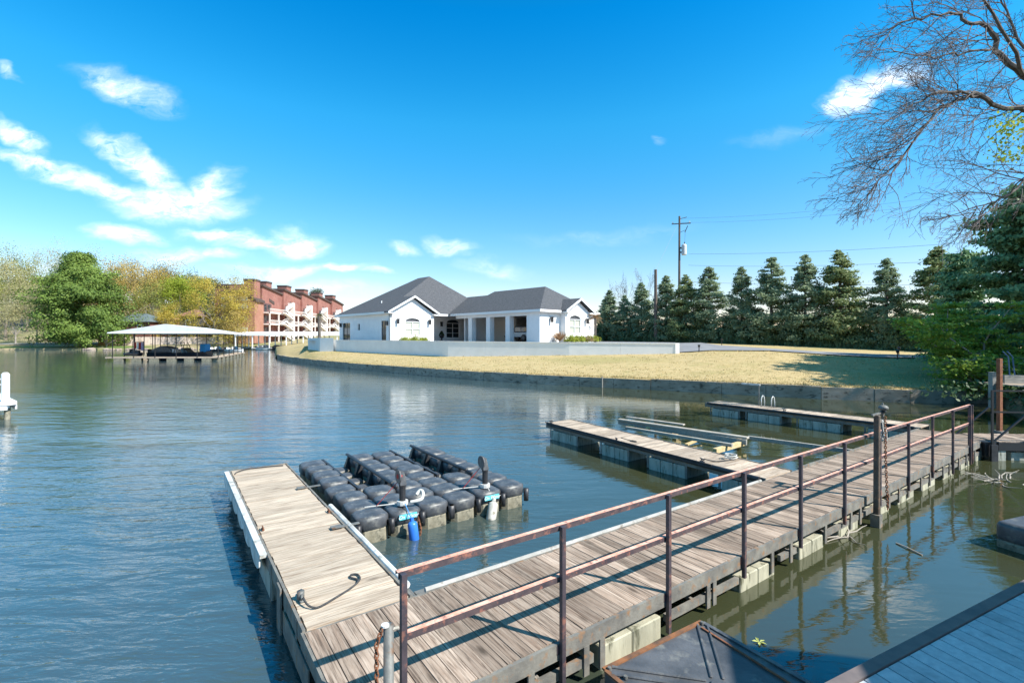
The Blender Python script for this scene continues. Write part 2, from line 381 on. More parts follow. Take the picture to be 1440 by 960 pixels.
for rw, nsub in rows:
    cur = [(px,)+interp(rw, px) for px in cols]
    if prev is None: pts.append(cur)
    else:
        for k in range(1, nsub+1):
            f = k/nsub
            fz = f if rw is not row1 else (f*.55+.45*math.sin(f*math.pi/2))
            pts.append([(a[0], a[1]+(c_[1]-a[1])*f, a[2]+(c_[2]-a[2])*fz) for a, c_ in zip(prev, cur)])
    prev = cur
n = len(cols)
for rr in pts: mb.v += [tuple(P(px, Y, z)) for px, Y, z in rr]
for i in range(len(pts)-1):
    for j in range(n-1):
        mb.f.append((i*n+j, i*n+j+1, (i+1)*n+j+1, (i+1)*n+j)); mb.m.append(0)
# left flank of the peninsula dropping to the water
b0 = len(mb.v)
for rr in pts: q = P(rr[0][0]-3, rr[0][1], -.4); mb.v.append(tuple(q))
for i in range(len(pts)-1): mb.f.append((i*n, (i+1)*n, b0+i+1, b0+i)); mb.m.append(0)
tag(mb.build('lawn_ground', M['lawn'], smooth=True), kind='structure')

def strip(name, front, back, m, n=60, dz=.02, kind='structure'):
    mb = MB(); x0, x1 = front[0][0], front[-1][0]
    for i in range(n+1):
        px = x0+(x1-x0)*i/n
        for tb in (front, back):
            Y, z = interp(tb, px); mb.v.append(tuple(P(px, Y, z+dz)))
    for i in range(n): mb.f.append((2*i, 2*i+2, 2*i+3, 2*i+1)); mb.m.append(0)
    return tag(mb.build(name, m, smooth=True), kind=kind)
strip('driveway', [(950,42.5,2.10),(1000,42.2,2.30),(1080,40.2,2.33),(1155,38.2,2.10),(1230,35.7,1.94),(1330,34.2,1.93),(1480,33.2,1.93)],
      [(950,58,2.78),(985,56,2.84),(1010,52.0,2.62),(1080,46,2.38),(1155,43,2.16),(1230,40,2.04),(1330,38,1.97),(1480,37,1.94)], M['asphalt'], dz=.05)
# terrace in front of the house
tf = [(434,69.5,3.03),(480,65.6,3.02),(560,56.8,2.99),(630,50.6,2.95),(800,45.6,2.87),(950,42.5,2.80)]
tb = [(434,92,3.03),(480,92,3.03),(560,92,3.03),(630,92,3.03),(800,90,3.02),(950,60,2.86)]
strip('terrace', tf, tb, M['asphalt'], dz=0)
# sea wall
mb = MB(); pl = [(px, Y) for px, Y in SW] + [(1480,25.4)]
pp = [P(px, Y) for px, Y in pl]
for i in range(len(pp)-1):
    a, c_ = pp[i], pp[i+1]; d = (c_-a).normalized(); nn = Vector((-d.y, d.x, 0))
    L = (c_-a).length; k = max(1, int(L/2.4))
    for j in range(k):
        p0 = a.lerp(c_, j/k) + d*.012; p1 = a.lerp(c_, (j+1)/k) - d*.012
        jz = random.Random(i*50+j).uniform(-.03,.03); p0 = p0+nn*jz*.8; p1 = p1+nn*jz*.8
        mb.hexa([p0+Vector((0,0,-1)), p1+Vector((0,0,-1)), p1+nn*.35+Vector((0,0,-1)), p0+nn*.35+Vector((0,0,-1)),
                 p0+Vector((0,0,ZS+.03+jz)), p1+Vector((0,0,ZS+.03+jz)), p1+nn*.35+Vector((0,0,ZS+.03+jz)), p0+nn*.35+Vector((0,0,ZS+.03+jz))])
tag(mb.build('sea_wall', M['concrete']), 'long stained concrete sea wall curving round the dry lawn', 'sea wall')

# far shore and hill
m, t, b = newmat('far_ground'); tc = t.n('ShaderNodeTexCoord').outputs['Object']; b.inputs['Roughness'].default_value = .95
a1 = t.noise(t.mapping(tc, scale=(.03,.09,1)), 1, 5, .6)
t.l(t.mix(t.ramp(a1, .42, .58), (.36,.29,.17), (.22,.22,.09)), b.inputs['Base Color']); M['far_ground'] = m
mb = MB(); nx, ny = 50, 26
def far_y0(x):
    if x < -108: return 143
    if x < -85: return 143 + (x+108)/23*8
    if x < -66: return 151 + (x+85)/19*14
    return 165 + (x+66)*1.6
def far_z(x, d):
    z = .5 + d*.07
    if d > 25: z += (d-25)*.13*max(0, min(1, (-122-x)/70))
    return min(z, 26) if d < 400 else 20
ds = [0,.01,3,7,12,18,25,35,45,60,80,100,130,170,220,300,450,700,1200]
xs = [-900,-700,-500,-400,-330,-280,-240] + [-215+i*5 for i in range(35)]
for d_ in ds:
    for x in xs: mb.v.append((x, far_y0(x)+d_, -.6 if d_ == 0 else far_z(x, d_)))
for i in range(len(ds)-1):
    for j in range(len(xs)-1):
        q = i*len(xs)+j; mb.f.append((q, q+1, q+1+len(xs), q+len(xs))); mb.m.append(0)
tag(mb.build('far_shore_ground', M['far_ground'], smooth=True), kind='structure')
m = mat('fresh_grass_bank', (.10,.16,.03), .9, (.16,.22,.05), .2)
mb = MB()
xs2 = [-170,-150,-130,-118,-110]
for x in xs2: mb.v += [(x,143.3,.56),(x,149.5,far_z(x,6.5)+.1)]
for i in range(len(xs2)-1): mb.f.append((2*i,2*i+2,2*i+3,2*i+1)); mb.m.append(0)
tag(mb.build('grass_bank', m), kind='structure')
mb = MB()
xs2 = [(-175,154.5,157.5),(-150,156,159),(-132,158.5,161.5),(-120,163,165.5),(-112,168,170)]
for x, ya, yb in xs2: mb.v += [(x,ya,far_z(x,ya-143)+.25),(x,yb,far_z(x,yb-143)+.25)]
for i in range(len(xs2)-1): mb.f.append((2*i,2*i+2,2*i+3,2*i+1)); mb.m.append(0)
tag(mb.build('shore_path', M['paving']), kind='structure')

# right bank, under the trees beside the gangway
mb = MB()
edge = [(25.4,25.4),(23.2,23.2),(21.6,20.5),(20.6,17.5),(19.8,14),(19.5,9),(20.5,3),(22,-10)]
inn = [0,.6,2.0,5.0,10,30,80]; zz = [-.5,.35,.75,1.3,1.8,2.4,3]
rg = random.Random(3)
for x, y in edge:
    for q, z in zip(inn, zz): mb.v.append((x+q, y+q*(.9 if y > 24 else .02), z + (rg.uniform(-.12,.12) if q < 20 else 0)))
nn_ = len(inn)
for i in range(len(edge)-1):
    for j in range(nn_-1): mb.f.append((i*nn_+j, (i+1)*nn_+j, (i+1)*nn_+j+1, i*nn_+j+1)); mb.m.append(0)
M['bank'] = mat('leafy_dark_soil', (.10,.075,.045), .95, (.20,.16,.09), 2, bump=.8)
tag(mb.build('bank_ground', M['bank'], smooth=True), kind='structure')
# ================= near docks =================
DZ = .5
def planks_along_x(mb, x0, x1, y0, y1, z, rnd, bw=.14, gap=.006, th=.035, skew=None):
    """boards that run along x, stacked in y; skew(y) shifts the board in x"""
    y = y0
    while y < y1 - .02:
        e = min(y+bw-gap, y1); j = rnd.uniform(-.006,.006); dz = rnd.uniform(-.003,.003); tl = rnd.uniform(-.003,.003)
        s = skew(y) if skew else 0
        mb.hexa([(x0+s+j,y,z-th),(x1+s+j,y,z-th),(x1+s+j,e,z-th),(x0+s+j,e,z-th),
                 (x0+s+j,y,z+dz+tl),(x1+s+j,y,z+dz-tl),(x1+s+j,e,z+dz-tl),(x0+s+j,e,z+dz+tl)])
        y += bw
def planks_along_y(mb, x0, x1, y0, y1, z, rnd, bw=.14, gap=.007, th=.035):
    x = x0
    while x < x1 - .02:
        e = min(x+bw-gap, x1); j = rnd.uniform(-.008,.008); dz = rnd.uniform(-.003,.003); tl = rnd.uniform(-.003,.003)
        mb.hexa([(x,y0+j,z-th),(e,y0+j,z-th),(e,y1+j,z-th),(x,y1+j,z-th),
                 (x,y0+j,z+dz+tl),(e,y0+j,z+dz-tl),(e,y1+j,z+dz-tl),(x,y1+j,z+dz+tl)])
        x += bw
def cleat(mb, c, ang, s=1.0):
    c = Vector(c); d = Vector((math.cos(ang), math.sin(ang), 0))
    mb.tube([c-d*.1*s+Vector((0,0,.055*s)), c-d*.05*s+Vector((0,0,.06*s)), c+d*.05*s+Vector((0,0,.06*s)), c+d*.1*s+Vector((0,0,.055*s))], [.008*s,.013*s,.013*s,.008*s], 7)
    for k in (-1,1): mb.tube([c+d*.035*k*s, c+d*.035*k*s+Vector((0,0,.06*s))], .012*s, 6)
    mb.beam(c-d*.07*s+Vector((0,0,.006)), c+d*.07*s+Vector((0,0,.006)), .05*s, .012)
def rope(mb, pts, r=.012, n=6, sub=6):
    P_ = [Vector(p) for p in pts]; out = []
    for i in range(len(P_)-1):
        p0 = P_[max(i-1,0)]; p1 = P_[i]; p2 = P_[i+1]; p3 = P_[min(i+2,len(P_)-1)]
        for k in range(sub):
            q = k/sub
            out.append(.5*((2*p1)+(-p0+p2)*q+(2*p0-5*p1+4*p2-p3)*q*q+(-p0+3*p1-3*p2+p3)*q**3))
    out.append(P_[-1]); mb.tube(out, r, n)
def billet(x0, x1, y0, y1, z0, z1):
    mb = MB(); k = max(1, round((x1-x0)/.5)); w = (x1-x0)/k
    for i in range(k): mb.box(x0+i*w+.006, x0+(i+1)*w-.006, y0, y1, z0, z1)
    return mb

V0, V1 = 3.46, 5.0; U0, U1 = 1.08, 19.35
# --- walkway
wk = empty('walkway_dock', D(0,0,0), DROT, 'long weathered brown plank walkway dock with rusty pink handrail', 'dock')
rnd = random.Random(11)
part('decking', lambda mb: planks_along_y(mb, U0, U1, V0+.03, V1-.01, DZ, rnd, .15, .008), M['deck_brown'], wk)
def f(mb):
    mb.box(U0, U1, V0-.01, V0+.028, DZ-.15, DZ-.004, 0)
    mb.box(U0, U1, V0-.012, V0+.1, DZ-.158, DZ-.151, 0)
part('edge_beam', f, M['angle'], wk)
def f(mb):
    mb.box(U0, U1, V1-.008, V1+.03, DZ-.15, DZ-.01, 0)
    mb.box(U0-.03, U0-.002, V0-.01, V1+.03, DZ-.15, DZ-.006, 0)
part('edge_beam', f, M['angle'], wk)
for a, b_ in ((U0,3.45),(4.6,6.1),(7.2,7.7),(8.65,U1)):
    part('lower_rail', lambda mb: mb.box(a, b_, V0, V0+.05, .14, .225), M['angle'], wk)
us = [1.3,2.2,2.62,3.3,3.52,5.35,5.48,6.9,7.45,8.6,9.6,10.0,11.4,11.95,12.5,13.3,13.9,14.9,15.4,16.2,16.9,17.7,18.4,19.1]
for u in us:
    part('strut', lambda mb: mb.box(u, u+.07, V0-.022, V0+.0, .06, DZ-.152), M['angle'], wk)
def f(mb):
    for u in [1.6+1.2*i for i in range(15)]:
        mb.box(u, u+.05, V0+.09, V1-.05, DZ-.16, DZ-.045)
        mb.beam((u+.02,V0+.1,.16),(u+.02,V1-.1,DZ-.17),.04,.04)
part('cross_beam', f, M['beam_wood_y'], wk)
fl = [(1.5,2.35),(3.56,4.52),(6.15,7.05),(7.8,8.62),(9.2,10.0),(10.6,11.5),(12.0,12.95),(13.5,14.4),(15.0,15.9),(16.5,17.35),(18.0,18.9)]
for a, b_ in fl:
    billet(a, b_, V0+.01, V1-.15, -.3, .24 if a < 5 else .2).build('float', M['billet_walkway'], wk, bevel=.012)
part('bumper', lambda mb: mb.tube([(2.28+.1,V1+.06,DZ+.0),(9.7,V1+.05,DZ+.0)], .03, 8), M['bumper_grey'], wk)
part('bumper', lambda mb: mb.box(11.3,19.2,V1+.03,V1+.07,DZ-.09,DZ+.03), M['angle'], wk)
def f(mb):
    mb.box(2.35,2.95,V1+.031,V1+.3,DZ-.14,DZ-.11); mb.box(2.2,2.33,V1+.032,V1+.6,DZ-.14,DZ-.1)
part('bracket', f, M['steel'], wk)
# railing as a part of the walkway
RV = V0+.02
pu = [1.435+1.575*i for i in range(11)] + [17.36]
rl = MB(); rt = DZ+1.10
def rail_run(mb, z, a, b_):
    mb.box(a, b_, RV-.025, RV+.025, z-.006, z, 0)
    mb.box(a, b_, RV-.031, RV-.0255, z-.05, z, 1)
    mb.box(a, b_, RV+.0255, RV+.029, z-.03, z-.002, 1)
rail_run(rl, rt, pu[0]-.03, pu[-1]+.03)
ro = rl.build('railing', [M['salmon'], M['rail_dark']], wk)
rl = MB(); rail_run(rl, DZ+.62, pu[0], pu[-1]); rl.build('middle_rail', [M['salmon'], M['rail_dark']], ro)
for i, u in enumerate(pu):
    low = .05 if i in (1,2) else (.22 if i < 9 else .05)
    part('post', lambda mb: (mb.box(u-.022,u+.022,RV-.078,RV-.034,low,rt-.004), mb.box(u-.05,u+.05,RV-.036,RV-.0315,DZ-.1,DZ-.02)), M['post_dark'], ro)
part('post', lambda mb: mb.box(pu[-1]+.05,pu[-1]+.09,RV+.0,RV+.04,.2,rt-.004), M['post_dark'], ro)

# --- finger docks
def finger(label, u0, u1, v0, v1, skew, wood_m, bumper_m, seed, floats, white=False):
    e = empty('finger_dock', D(u0, v0, 0), DROT, label, 'dock', 'finger docks off the walkway')
    L = v1-v0; w = u1-u0; sk = lambda y: skew*y/L; r_ = random.Random(seed)
    part('decking', lambda mb: planks_along_x(mb, .03, w-.03, .02, L, DZ, r_, .14, .006, skew=sk), wood_m, e)
    for x, nm in ((0,0),(w,1)):
        def f(mb):
            s0, s1 = sk(0)+x, sk(L)+x
            mb.hexa([(s0-.015,0,DZ-.17),(s0+.015,0,DZ-.17),(s1+.015,L,DZ-.17),(s1-.015,L,DZ-.17),(s0-.015,0,DZ+.012),(s0+.015,0,DZ+.012),(s1+.015,L,DZ+.012),(s1-.015,L,DZ+.012)])
        part('edge_beam', f, M['angle'], e)
    part('end_beam', lambda mb: mb.box(sk(L)-.015, sk(L)+w+.015, L+.002, L+.03, DZ-.17, DZ+.01), M['angle'], e)
    for (a, b_) in floats:
        x0 = sk((a+b_)/2)
        mb = MB(); k = max(1, round((b_-a)/.42)); ww = (b_-a)/k
        for i in range(k): mb.box(x0-.005, x0+w-.12, a+i*ww+.005, a+(i+1)*ww-.005, -.3, .3)
        mb.build('float', M['billet'], e, bevel=.012)
    for y in [q for a, b_ in floats for q in (a-.05, b_+.05)]:
        part('strut', lambda mb: mb.box(sk(y)-.022, sk(y)-.016, y-.03, y+.03, .02, DZ-.0), M['angle'], e)
    return e, sk, L, w
f1, sk, L, w_ = finger('pale sunlit plank dock beside the black jet ski floats, rope lying on its near end', 1.08, 2.20, 5.03, 12.0, 0, M['deck_gold'], None, 5,
        [(.3,1.2),(1.8,2.8),(3.3,4.3),(4.7,5.6),(6.0,6.8)])
# scalloped white bumper on the open side, starting after the hinge
mb = MB(); y = 2.1
mb.box(-.10,-.0155,2.05,6.97,DZ-.03,DZ+.012)
while y < 6.95:
    n = 8
    for i in range(n):
        a0 = i/n; a1 = (i+1)/n; d0 = .16+.10*math.sin(math.pi*a0)**.7; d1 = .16+.10*math.sin(math.pi*a1)**.7
        ya, yb = y+a0*.82, min(y+a1*.82, 6.97)
        if yb <= ya: break
        mb.hexa([(-.105,ya,DZ-d0),(-.088,ya,DZ-d0),(-.088,yb,DZ-d1),(-.105,yb,DZ-d1),(-.105,ya,DZ-.031),(-.088,ya,DZ-.031),(-.088,yb,DZ-.031),(-.105,yb,DZ-.031)])
    y += .82
mb.build('bumper', M['white_pvc'], f1)
part('bumper', lambda mb: mb.tube([(w_+.055,.25,DZ+.0),(w_+.055,3.5,DZ+.0)], .042, 8), M['white_pvc'], f1)
part('hinge_plate', lambda mb: (mb.box(-.03,-.016,-.3,.9,DZ-.45,DZ-.2), mb.box(-.05,-.031,.95,1.15,DZ-.5,DZ+.02)), M['angle'], f1)
for y in (2.2,4.55):
    mb = MB(); yy_ = L-y
    mb.box(w_-.2, w_+.2, yy_-.03, yy_+.03, DZ+.014, DZ+.03); mb.box(w_-.22, w_-.06, yy_-.06, yy_+.06, DZ+.031, DZ+.04)
    mb.build('hinge_arm', M['steel'], f1)
mb = MB(); cleat(mb, (.11,.62,DZ+.004), R(80), 1.1); mb.tube([(.1,.62,DZ+.02),(.1,.62,DZ+.1)], .04, 10); mb.build('cleat', M['steel'], f1, smooth=True)
mb = MB(); cleat(mb, (.07,3.0,DZ+.012), R(90), .7); mb.build('cleat', M['rust'], f1)
mb = MB(); cleat(mb, (w_-.05,3.2,DZ+.012), R(90), .7); mb.build('cleat', M['rust'], f1)
mb = MB()
def l1(x, y, z=0): return D(1.08+x, 5.03+y, DZ+.018+z)
rope(mb, [l1(.1,.5,.06), l1(.13,.38,.02), l1(.22,.33), l1(.42,.42), l1(.62,.53), l1(.76,.66), l1(.78,.80), l1(.72,.84), l1(.69,.78), l1(.74,.68), l1(.72,.62)], .011)
tag(mb.build('rope', M['rope_dark'], smooth=True), 'short black rope with a looped end on the pale plank dock', 'rope')
mb = MB()
rope(mb, [l1(.06,6.6), l1(.12,6.75), l1(.3,6.86,.01), l1(.6,6.88), l1(.9,6.82), l1(1.02,6.78)], .012)
tag(mb.build('rope', M['rope_dark'], smooth=True), 'thin dark rope lying across the far end of the pale plank dock', 'rope')

f2, sk, L, w_ = finger('weathered finger dock with black tube bumper, beside the sunken wooden bunks', 9.9, 11.0, 5.05, 12.75, .6, M['deck_brown_x'], None, 6,
        [(.2,1.0),(2.0,3.1),(3.9,4.9),(6.1,7.4)])
part('bumper', lambda mb: mb.tube([(-.06,.1,DZ-.02),(.57*1-.03,L-.1,DZ-.02)], .055, 9), M['black_rub'], f2)
part('bumper', lambda mb: mb.tube([(-.02,1.2,DZ+.03),(.5,L-.05,DZ+.03)], .02, 6), M['black_rub'], f2)
for x, y, a in ((.17,1.55,60),(.3,4.3,60),(.66,L-.15,10),(w_+.05,1.35,80)):
    mb = MB(); cleat(mb, (sk(y)*.0+x,y,DZ+.01), R(a), 1.1); mb.build('cleat', M['black_rub'], f2)
def l2(x, y, z=0): return D(9.9+x+.6*y/7.7, 5.05+y, DZ+.016+z)
mb = MB(); rope(mb, [l2(.12,1.55,.05), l2(.3,1.4), l2(.5,1.3), l2(.75,1.25), l2(.9,1.35)], .014)
tag(mb.build('rope', M['rope_dark'], smooth=True), 'dark rope trailing from the cleat near the landward end of the middle finger dock', 'rope')
mb = MB(); rope(mb, [l2(.15,4.3,.05), l2(.3,4.1), l2(.35,3.9), l2(.28,3.85), l2(.24,4.0), l2(.35,4.05)], .012)
tag(mb.build('rope', M['rope_dark'], smooth=True), 'small knotted dark rope half way along the middle finger dock', 'rope')
mb = MB(); r_ = random.Random(4)
cc = l2(.85,1.3)
pts = [cc + Vector((math.cos(i*.9)*(.13+.03*math.sin(i*2.1)), math.sin(i*.9)*(.1+.03*math.cos(i*1.3)), .01+.004*i)) for i in range(26)]
rope(mb, pts, .011, 5, 3)
tag(mb.build('rope', M['rope_white'], smooth=True), 'pile of grey white rope at the landward end of the middle finger dock', 'rope')

f3, sk3, L3, w3 = finger('farthest finger dock, with the small white ladder on it, below the sea wall', 19.5, 20.6, 5.1, 12.6, 0, M['deck_brown_x'], None, 7,
        [(.4,1.4),(2.2,3.6),(4.3,5.6),(6.0,7.2)])
part('bumper', lambda mb: mb.tube([(-.05,.1,DZ-.0),(-.05,L3-.1,DZ-.0)], .045, 8), M['black_rub'], f3)
for y in (4.2,): 
    mb = MB(); cleat(mb, (.15,y,DZ+.01), R(60), 1.2); mb.build('cleat', M['black_rub'], f3)
# joining platform between walkway and third finger
ld = empty('swim_ladder', D(20.45, 10.2, DZ), DROT, 'small white swim ladder with two hooped handles on the farthest finger dock', 'ladder')
for dx in (0,.42):
    mb = MB(); mb.tube([(dx*0+.0,dx,.0),(0,dx,.28),(.03,dx,.38),(.12,dx,.44),(.22,dx,.38),(.26,dx,.2),(.26,dx,-.9)], .022, 7); mb.build('rail', M['white_pvc'], ld, smooth=True)
part('rung', lambda mb: mb.tube([(.26,0,-.2),(.26,.42,-.2)], .018, 6), M['white_pvc'], ld)
part('rung', lambda mb: mb.tube([(.26,0,-.5),(.26,.42,-.5)], .018, 6), M['white_pvc'], ld)
tp = empty('mooring_arm', D(20.5, 10.75, DZ), DROT, 'thin post with a short white crosspiece behind the swim ladder', 'mooring arm')
part('post', lambda mb: mb.tube([(0,0,-.05),(0,0,.85)], .022, 6), M['steel'], tp)
part('crosspiece', lambda mb: mb.box(-.03,.03,-.05,.75,.851,.92), M['white_pvc'], tp)

# --- pilings and chains
def chain(name_label, pts, link=.055, r=.0075, m=None, cat='chain'):
    mb = MB(); Pp = [Vector(p) for p in pts]; L = 0; segs = []
    for a, b_ in zip(Pp, Pp[1:]): segs.append((L, a, b_)); L += (b_-a).length
    k = 0; d = 0
    while d < L:
        s0, a, b_ = [s for s in segs if s[0] <= d][-1]
        dr = (b_-a).normalized(); c = a+dr*(d-s0)
        ort = dr.orthogonal().normalized(); o2 = dr.cross(ort)
        ax = ort if k % 2 else o2
        ring = [c+dr*math.cos(q)*link*.5+ax*math.sin(q)*link*.3 for q in [2*math.pi*i/8 for i in range(9)]]
        mb.tube(ring, r, 4, cap=False); d += link*.72; k += 1
    return tag(mb.build('chain', m or M['rust'], smooth=True), name_label, cat)
pb = P(546.5, 3.56); 
pl1 = empty('piling', (pb.x, pb.y, 0), 0, 'round galvanised pipe piling with a bolt cap, at the near end of the walkway', 'piling')
zt = ZY(878, 3.56)
part('pipe', lambda mb: mb.tube([(0,0,-1.5),(0,0,zt)], .038, 16), M['steel'], pl1, smooth=True)
part('cap', lambda mb: (mb.tube([(-.02,-.02,zt+.001),(-.02,-.02,zt+.015)], .03, 12), mb.tube([(.03,.0,zt-.03),(.07,.02,zt-.03)], .012, 8)), M['white_pvc'], pl1)
part('collar', lambda mb: (mb.box(-.06,.06,-.06,.06,.36,.40)), M['angle'], pl1)
chain('rusty chain hanging beside the round pipe piling at the near end', [(pb.x-.045,pb.y-.04,zt-.02),(pb.x-.075,pb.y-.05,zt-.12),(pb.x-.07,pb.y-.05,.2)], .05, .007)
q = D(10.32, V0-.16)
pl2 = empty('piling', (q.x, q.y, 0), DROT, 'tall dark square steel piling rising through the middle of the handrail', 'piling')
zt2 = 1.98
part('post', lambda mb: mb.hexa([(-.05,-.045,-1.5),(.05,-.045,-1.5),(.05,.045,-1.5),(-.05,.045,-1.5),(.0,-.04,zt2),(.09,-.04,zt2),(.09,.045,zt2),(-.0,.045,zt2)]), mat('dark_brown_steel_post', (.06,.045,.035), .7, (.12,.095,.075), 5, c3=(.24,.13,.07), scale3=7, bump=.3), pl2, bevel=.01)
part('sleeve', lambda mb: mb.box(-.07,.07,-.07,.07,.0,.22), M['angle'], pl2)
part('bracket', lambda mb: (mb.beam((-.2,0,zt2+.02),(.35,.02,zt2+.02),.03,.03), mb.beam((.3,0,zt2-.35),(.3,0,zt2+.2),.025,.025)), M['steel'], pl2)
chain('rusty chain hanging down the tall dark square steel piling', [(q.x+.17,q.y+.02,zt2-.05),(q.x+.15,q.y-.02,1.2),(q.x+.17,q.y-.04,.3)], .06, .0075)
lm = empty('dock_light', (q.x+.24, q.y+.16, zt2+.02), .4, 'grey dome dock lamp on the bracket of the tall dark piling', 'lamp')
part('bracket', lambda mb: mb.tube([(0,0,-.45),(.0,0,-.05),(.01,0,.05)], .022, 8), M['steel'], lm)
part('hood', lambda mb: mb.lathe((.01,0,.04), [(.03,0),(.075,.03),(.085,.05),(.07,.08),(.04,.10),(.0,.105)], 12), M['steel'], lm, smooth=True)
part('lens', lambda mb: mb.lathe((.01,0,.005), [(.0,0),(.04,.005),(.05,.034)], 10), M['black_metal'], lm, smooth=True)
mb = MB(); r_ = random.Random(8)
for k in range(5):
    a = r_.uniform(0,6); rope(mb, [(q.x+.22,q.y+.15,zt2-.1),(q.x+.22+.05*math.cos(a),q.y+.13+.04*math.sin(a),zt2-.3),(q.x+.2+.09*math.cos(a+1),q.y+.12,zt2-.5)], .008, 4, 4)
tag(mb.build('rope', M['rope_white'], smooth=True), 'tangle of pale rope hanging under the dome dock lamp', 'rope')

# right square brown post
c = P(1405.5, 14.7)
p3 = empty('piling', (c.x, c.y, 0), .2, 'rusty brown square post standing behind the gangway', 'piling')
part('post', lambda mb: mb.box(-.06,.06,-.05,.05,-1.2,ZY(504,14.7)), M['rust'], p3, bevel=.008)
part('base_clamp', lambda mb: mb.box(-.14,.14,-.14,.14,.42,.56), M['angle'], p3)

# --- gangway to the bank
g0 = D(19.45, 3.5, 0); ga = -0.06
gw = empty('gangway', (13.15, 13.35, 0), R(-4), 'short plank gangway with black truss rails running to the right bank', 'gangway')
rnd = random.Random(2)
part('decking', lambda mb: planks_along_y(mb, .25, 7.0, 0, 1.2, DZ+.02, rnd, .15, .008), M['deck_brown'], gw)
def f(mb):
    mb.box(.2,7.0,-.04,-.002,DZ-.22,DZ+.0); mb.box(.2,7.0,1.21,1.25,DZ-.22,DZ)
part('edge_beam', f, M['black_metal'], gw)
def f(mb):
    for y in (-.05,):
        mb.box(.0,7.0,y-.02,y+.02,1.9,1.94); mb.box(.0,7.0,y-.02,y+.02,1.32,1.36)
        for x in (.0,3.4,6.9): mb.box(x,x+.045,y-.022,y+.022,.05,1.9)
        mb.box(.95,1.0,y-.021,y+.021,.1,1.32)
        mb.beam((.02,y,DZ),(.92,y,1.3),.04,.04); mb.beam((1.9,y,DZ),(1.0,y,1.3),.04,.04); mb.beam((.1,1.2,DZ),(1.0,1.2,1.3),.04,.04)
        mb.beam((.3,0,.3),(1.2,0,.62),.05,.05)
part('railing', f, M['black_metal'], gw)
part('hinge_block', lambda mb: (mb.box(-.12,.18,.0,.3,.12,.5), mb.box(-.05,.12,-.12,-.06,.0,.45)), M['black_rub'], gw)
part('float', lambda mb: (mb.box(.1,.4,-.02,.6,-.3,.3), mb.box(.6,4.5,.05,1.0,-.3,.22)), M['billet'], gw)

# --- jet ski floats: two drive-on platforms of moulded blocks
BL = .56
def block_mesh(low=False):
    import bmesh
    bm = bmesh.new()
    prof = [(-.45,-.01),(.20,-.014),(.215,-.035),(.235,.0),(.385,.0),(.415,-.016),(.430,-.045)] if not low else [(-.45,-.01),(.24,-.02),(.27,-.06)]
    rings = []
    for z, off in prof:
        h = BL/2 - .014 + off; cfr = .085*h/(BL/2)*1.15
        ring = [(h-cfr,-h),(h,-h+cfr),(h,h-cfr),(h-cfr,h),(-h+cfr,h),(-h,h-cfr),(-h,-h+cfr),(-h+cfr,-h)]
        rings.append([bm.verts.new((x,y,z)) for x, y in ring])
    for a, b_ in zip(rings, rings[1:]):
        for i in range(8):
            fc = bm.faces.new((a[i], a[(i+1)%8], b_[(i+1)%8], b_[i])); fc.material_index = 1 if (fc.calc_center_median().z < .21) else 0; fc.smooth = fc.calc_center_median().z > .21
    # crowned top, four facets meeting at a flat centre
    top = rings[-1]; inner = [bm.verts.new((v.co.x*.45, v.co.y*.45, v.co.z+.014)) for v in top]
    for i in range(8): bm.faces.new((top[i], top[(i+1)%8], inner[(i+1)%8], inner[i])).smooth = False
    bm.faces.new(inner).smooth = False
    me = bpy.data.meshes.new('float_block'); bm.to_mesh(me); bm.free()
    me.materials.append(M['black_pl']); me.materials.append(M['float_low'])
    return me
def lug(mb, x, y, z=.36):
    mb.tube([(x,y,.1),(x,y,z)], [.05,.055], 10)
me_hi = block_mesh(); me_lo = block_mesh(True)
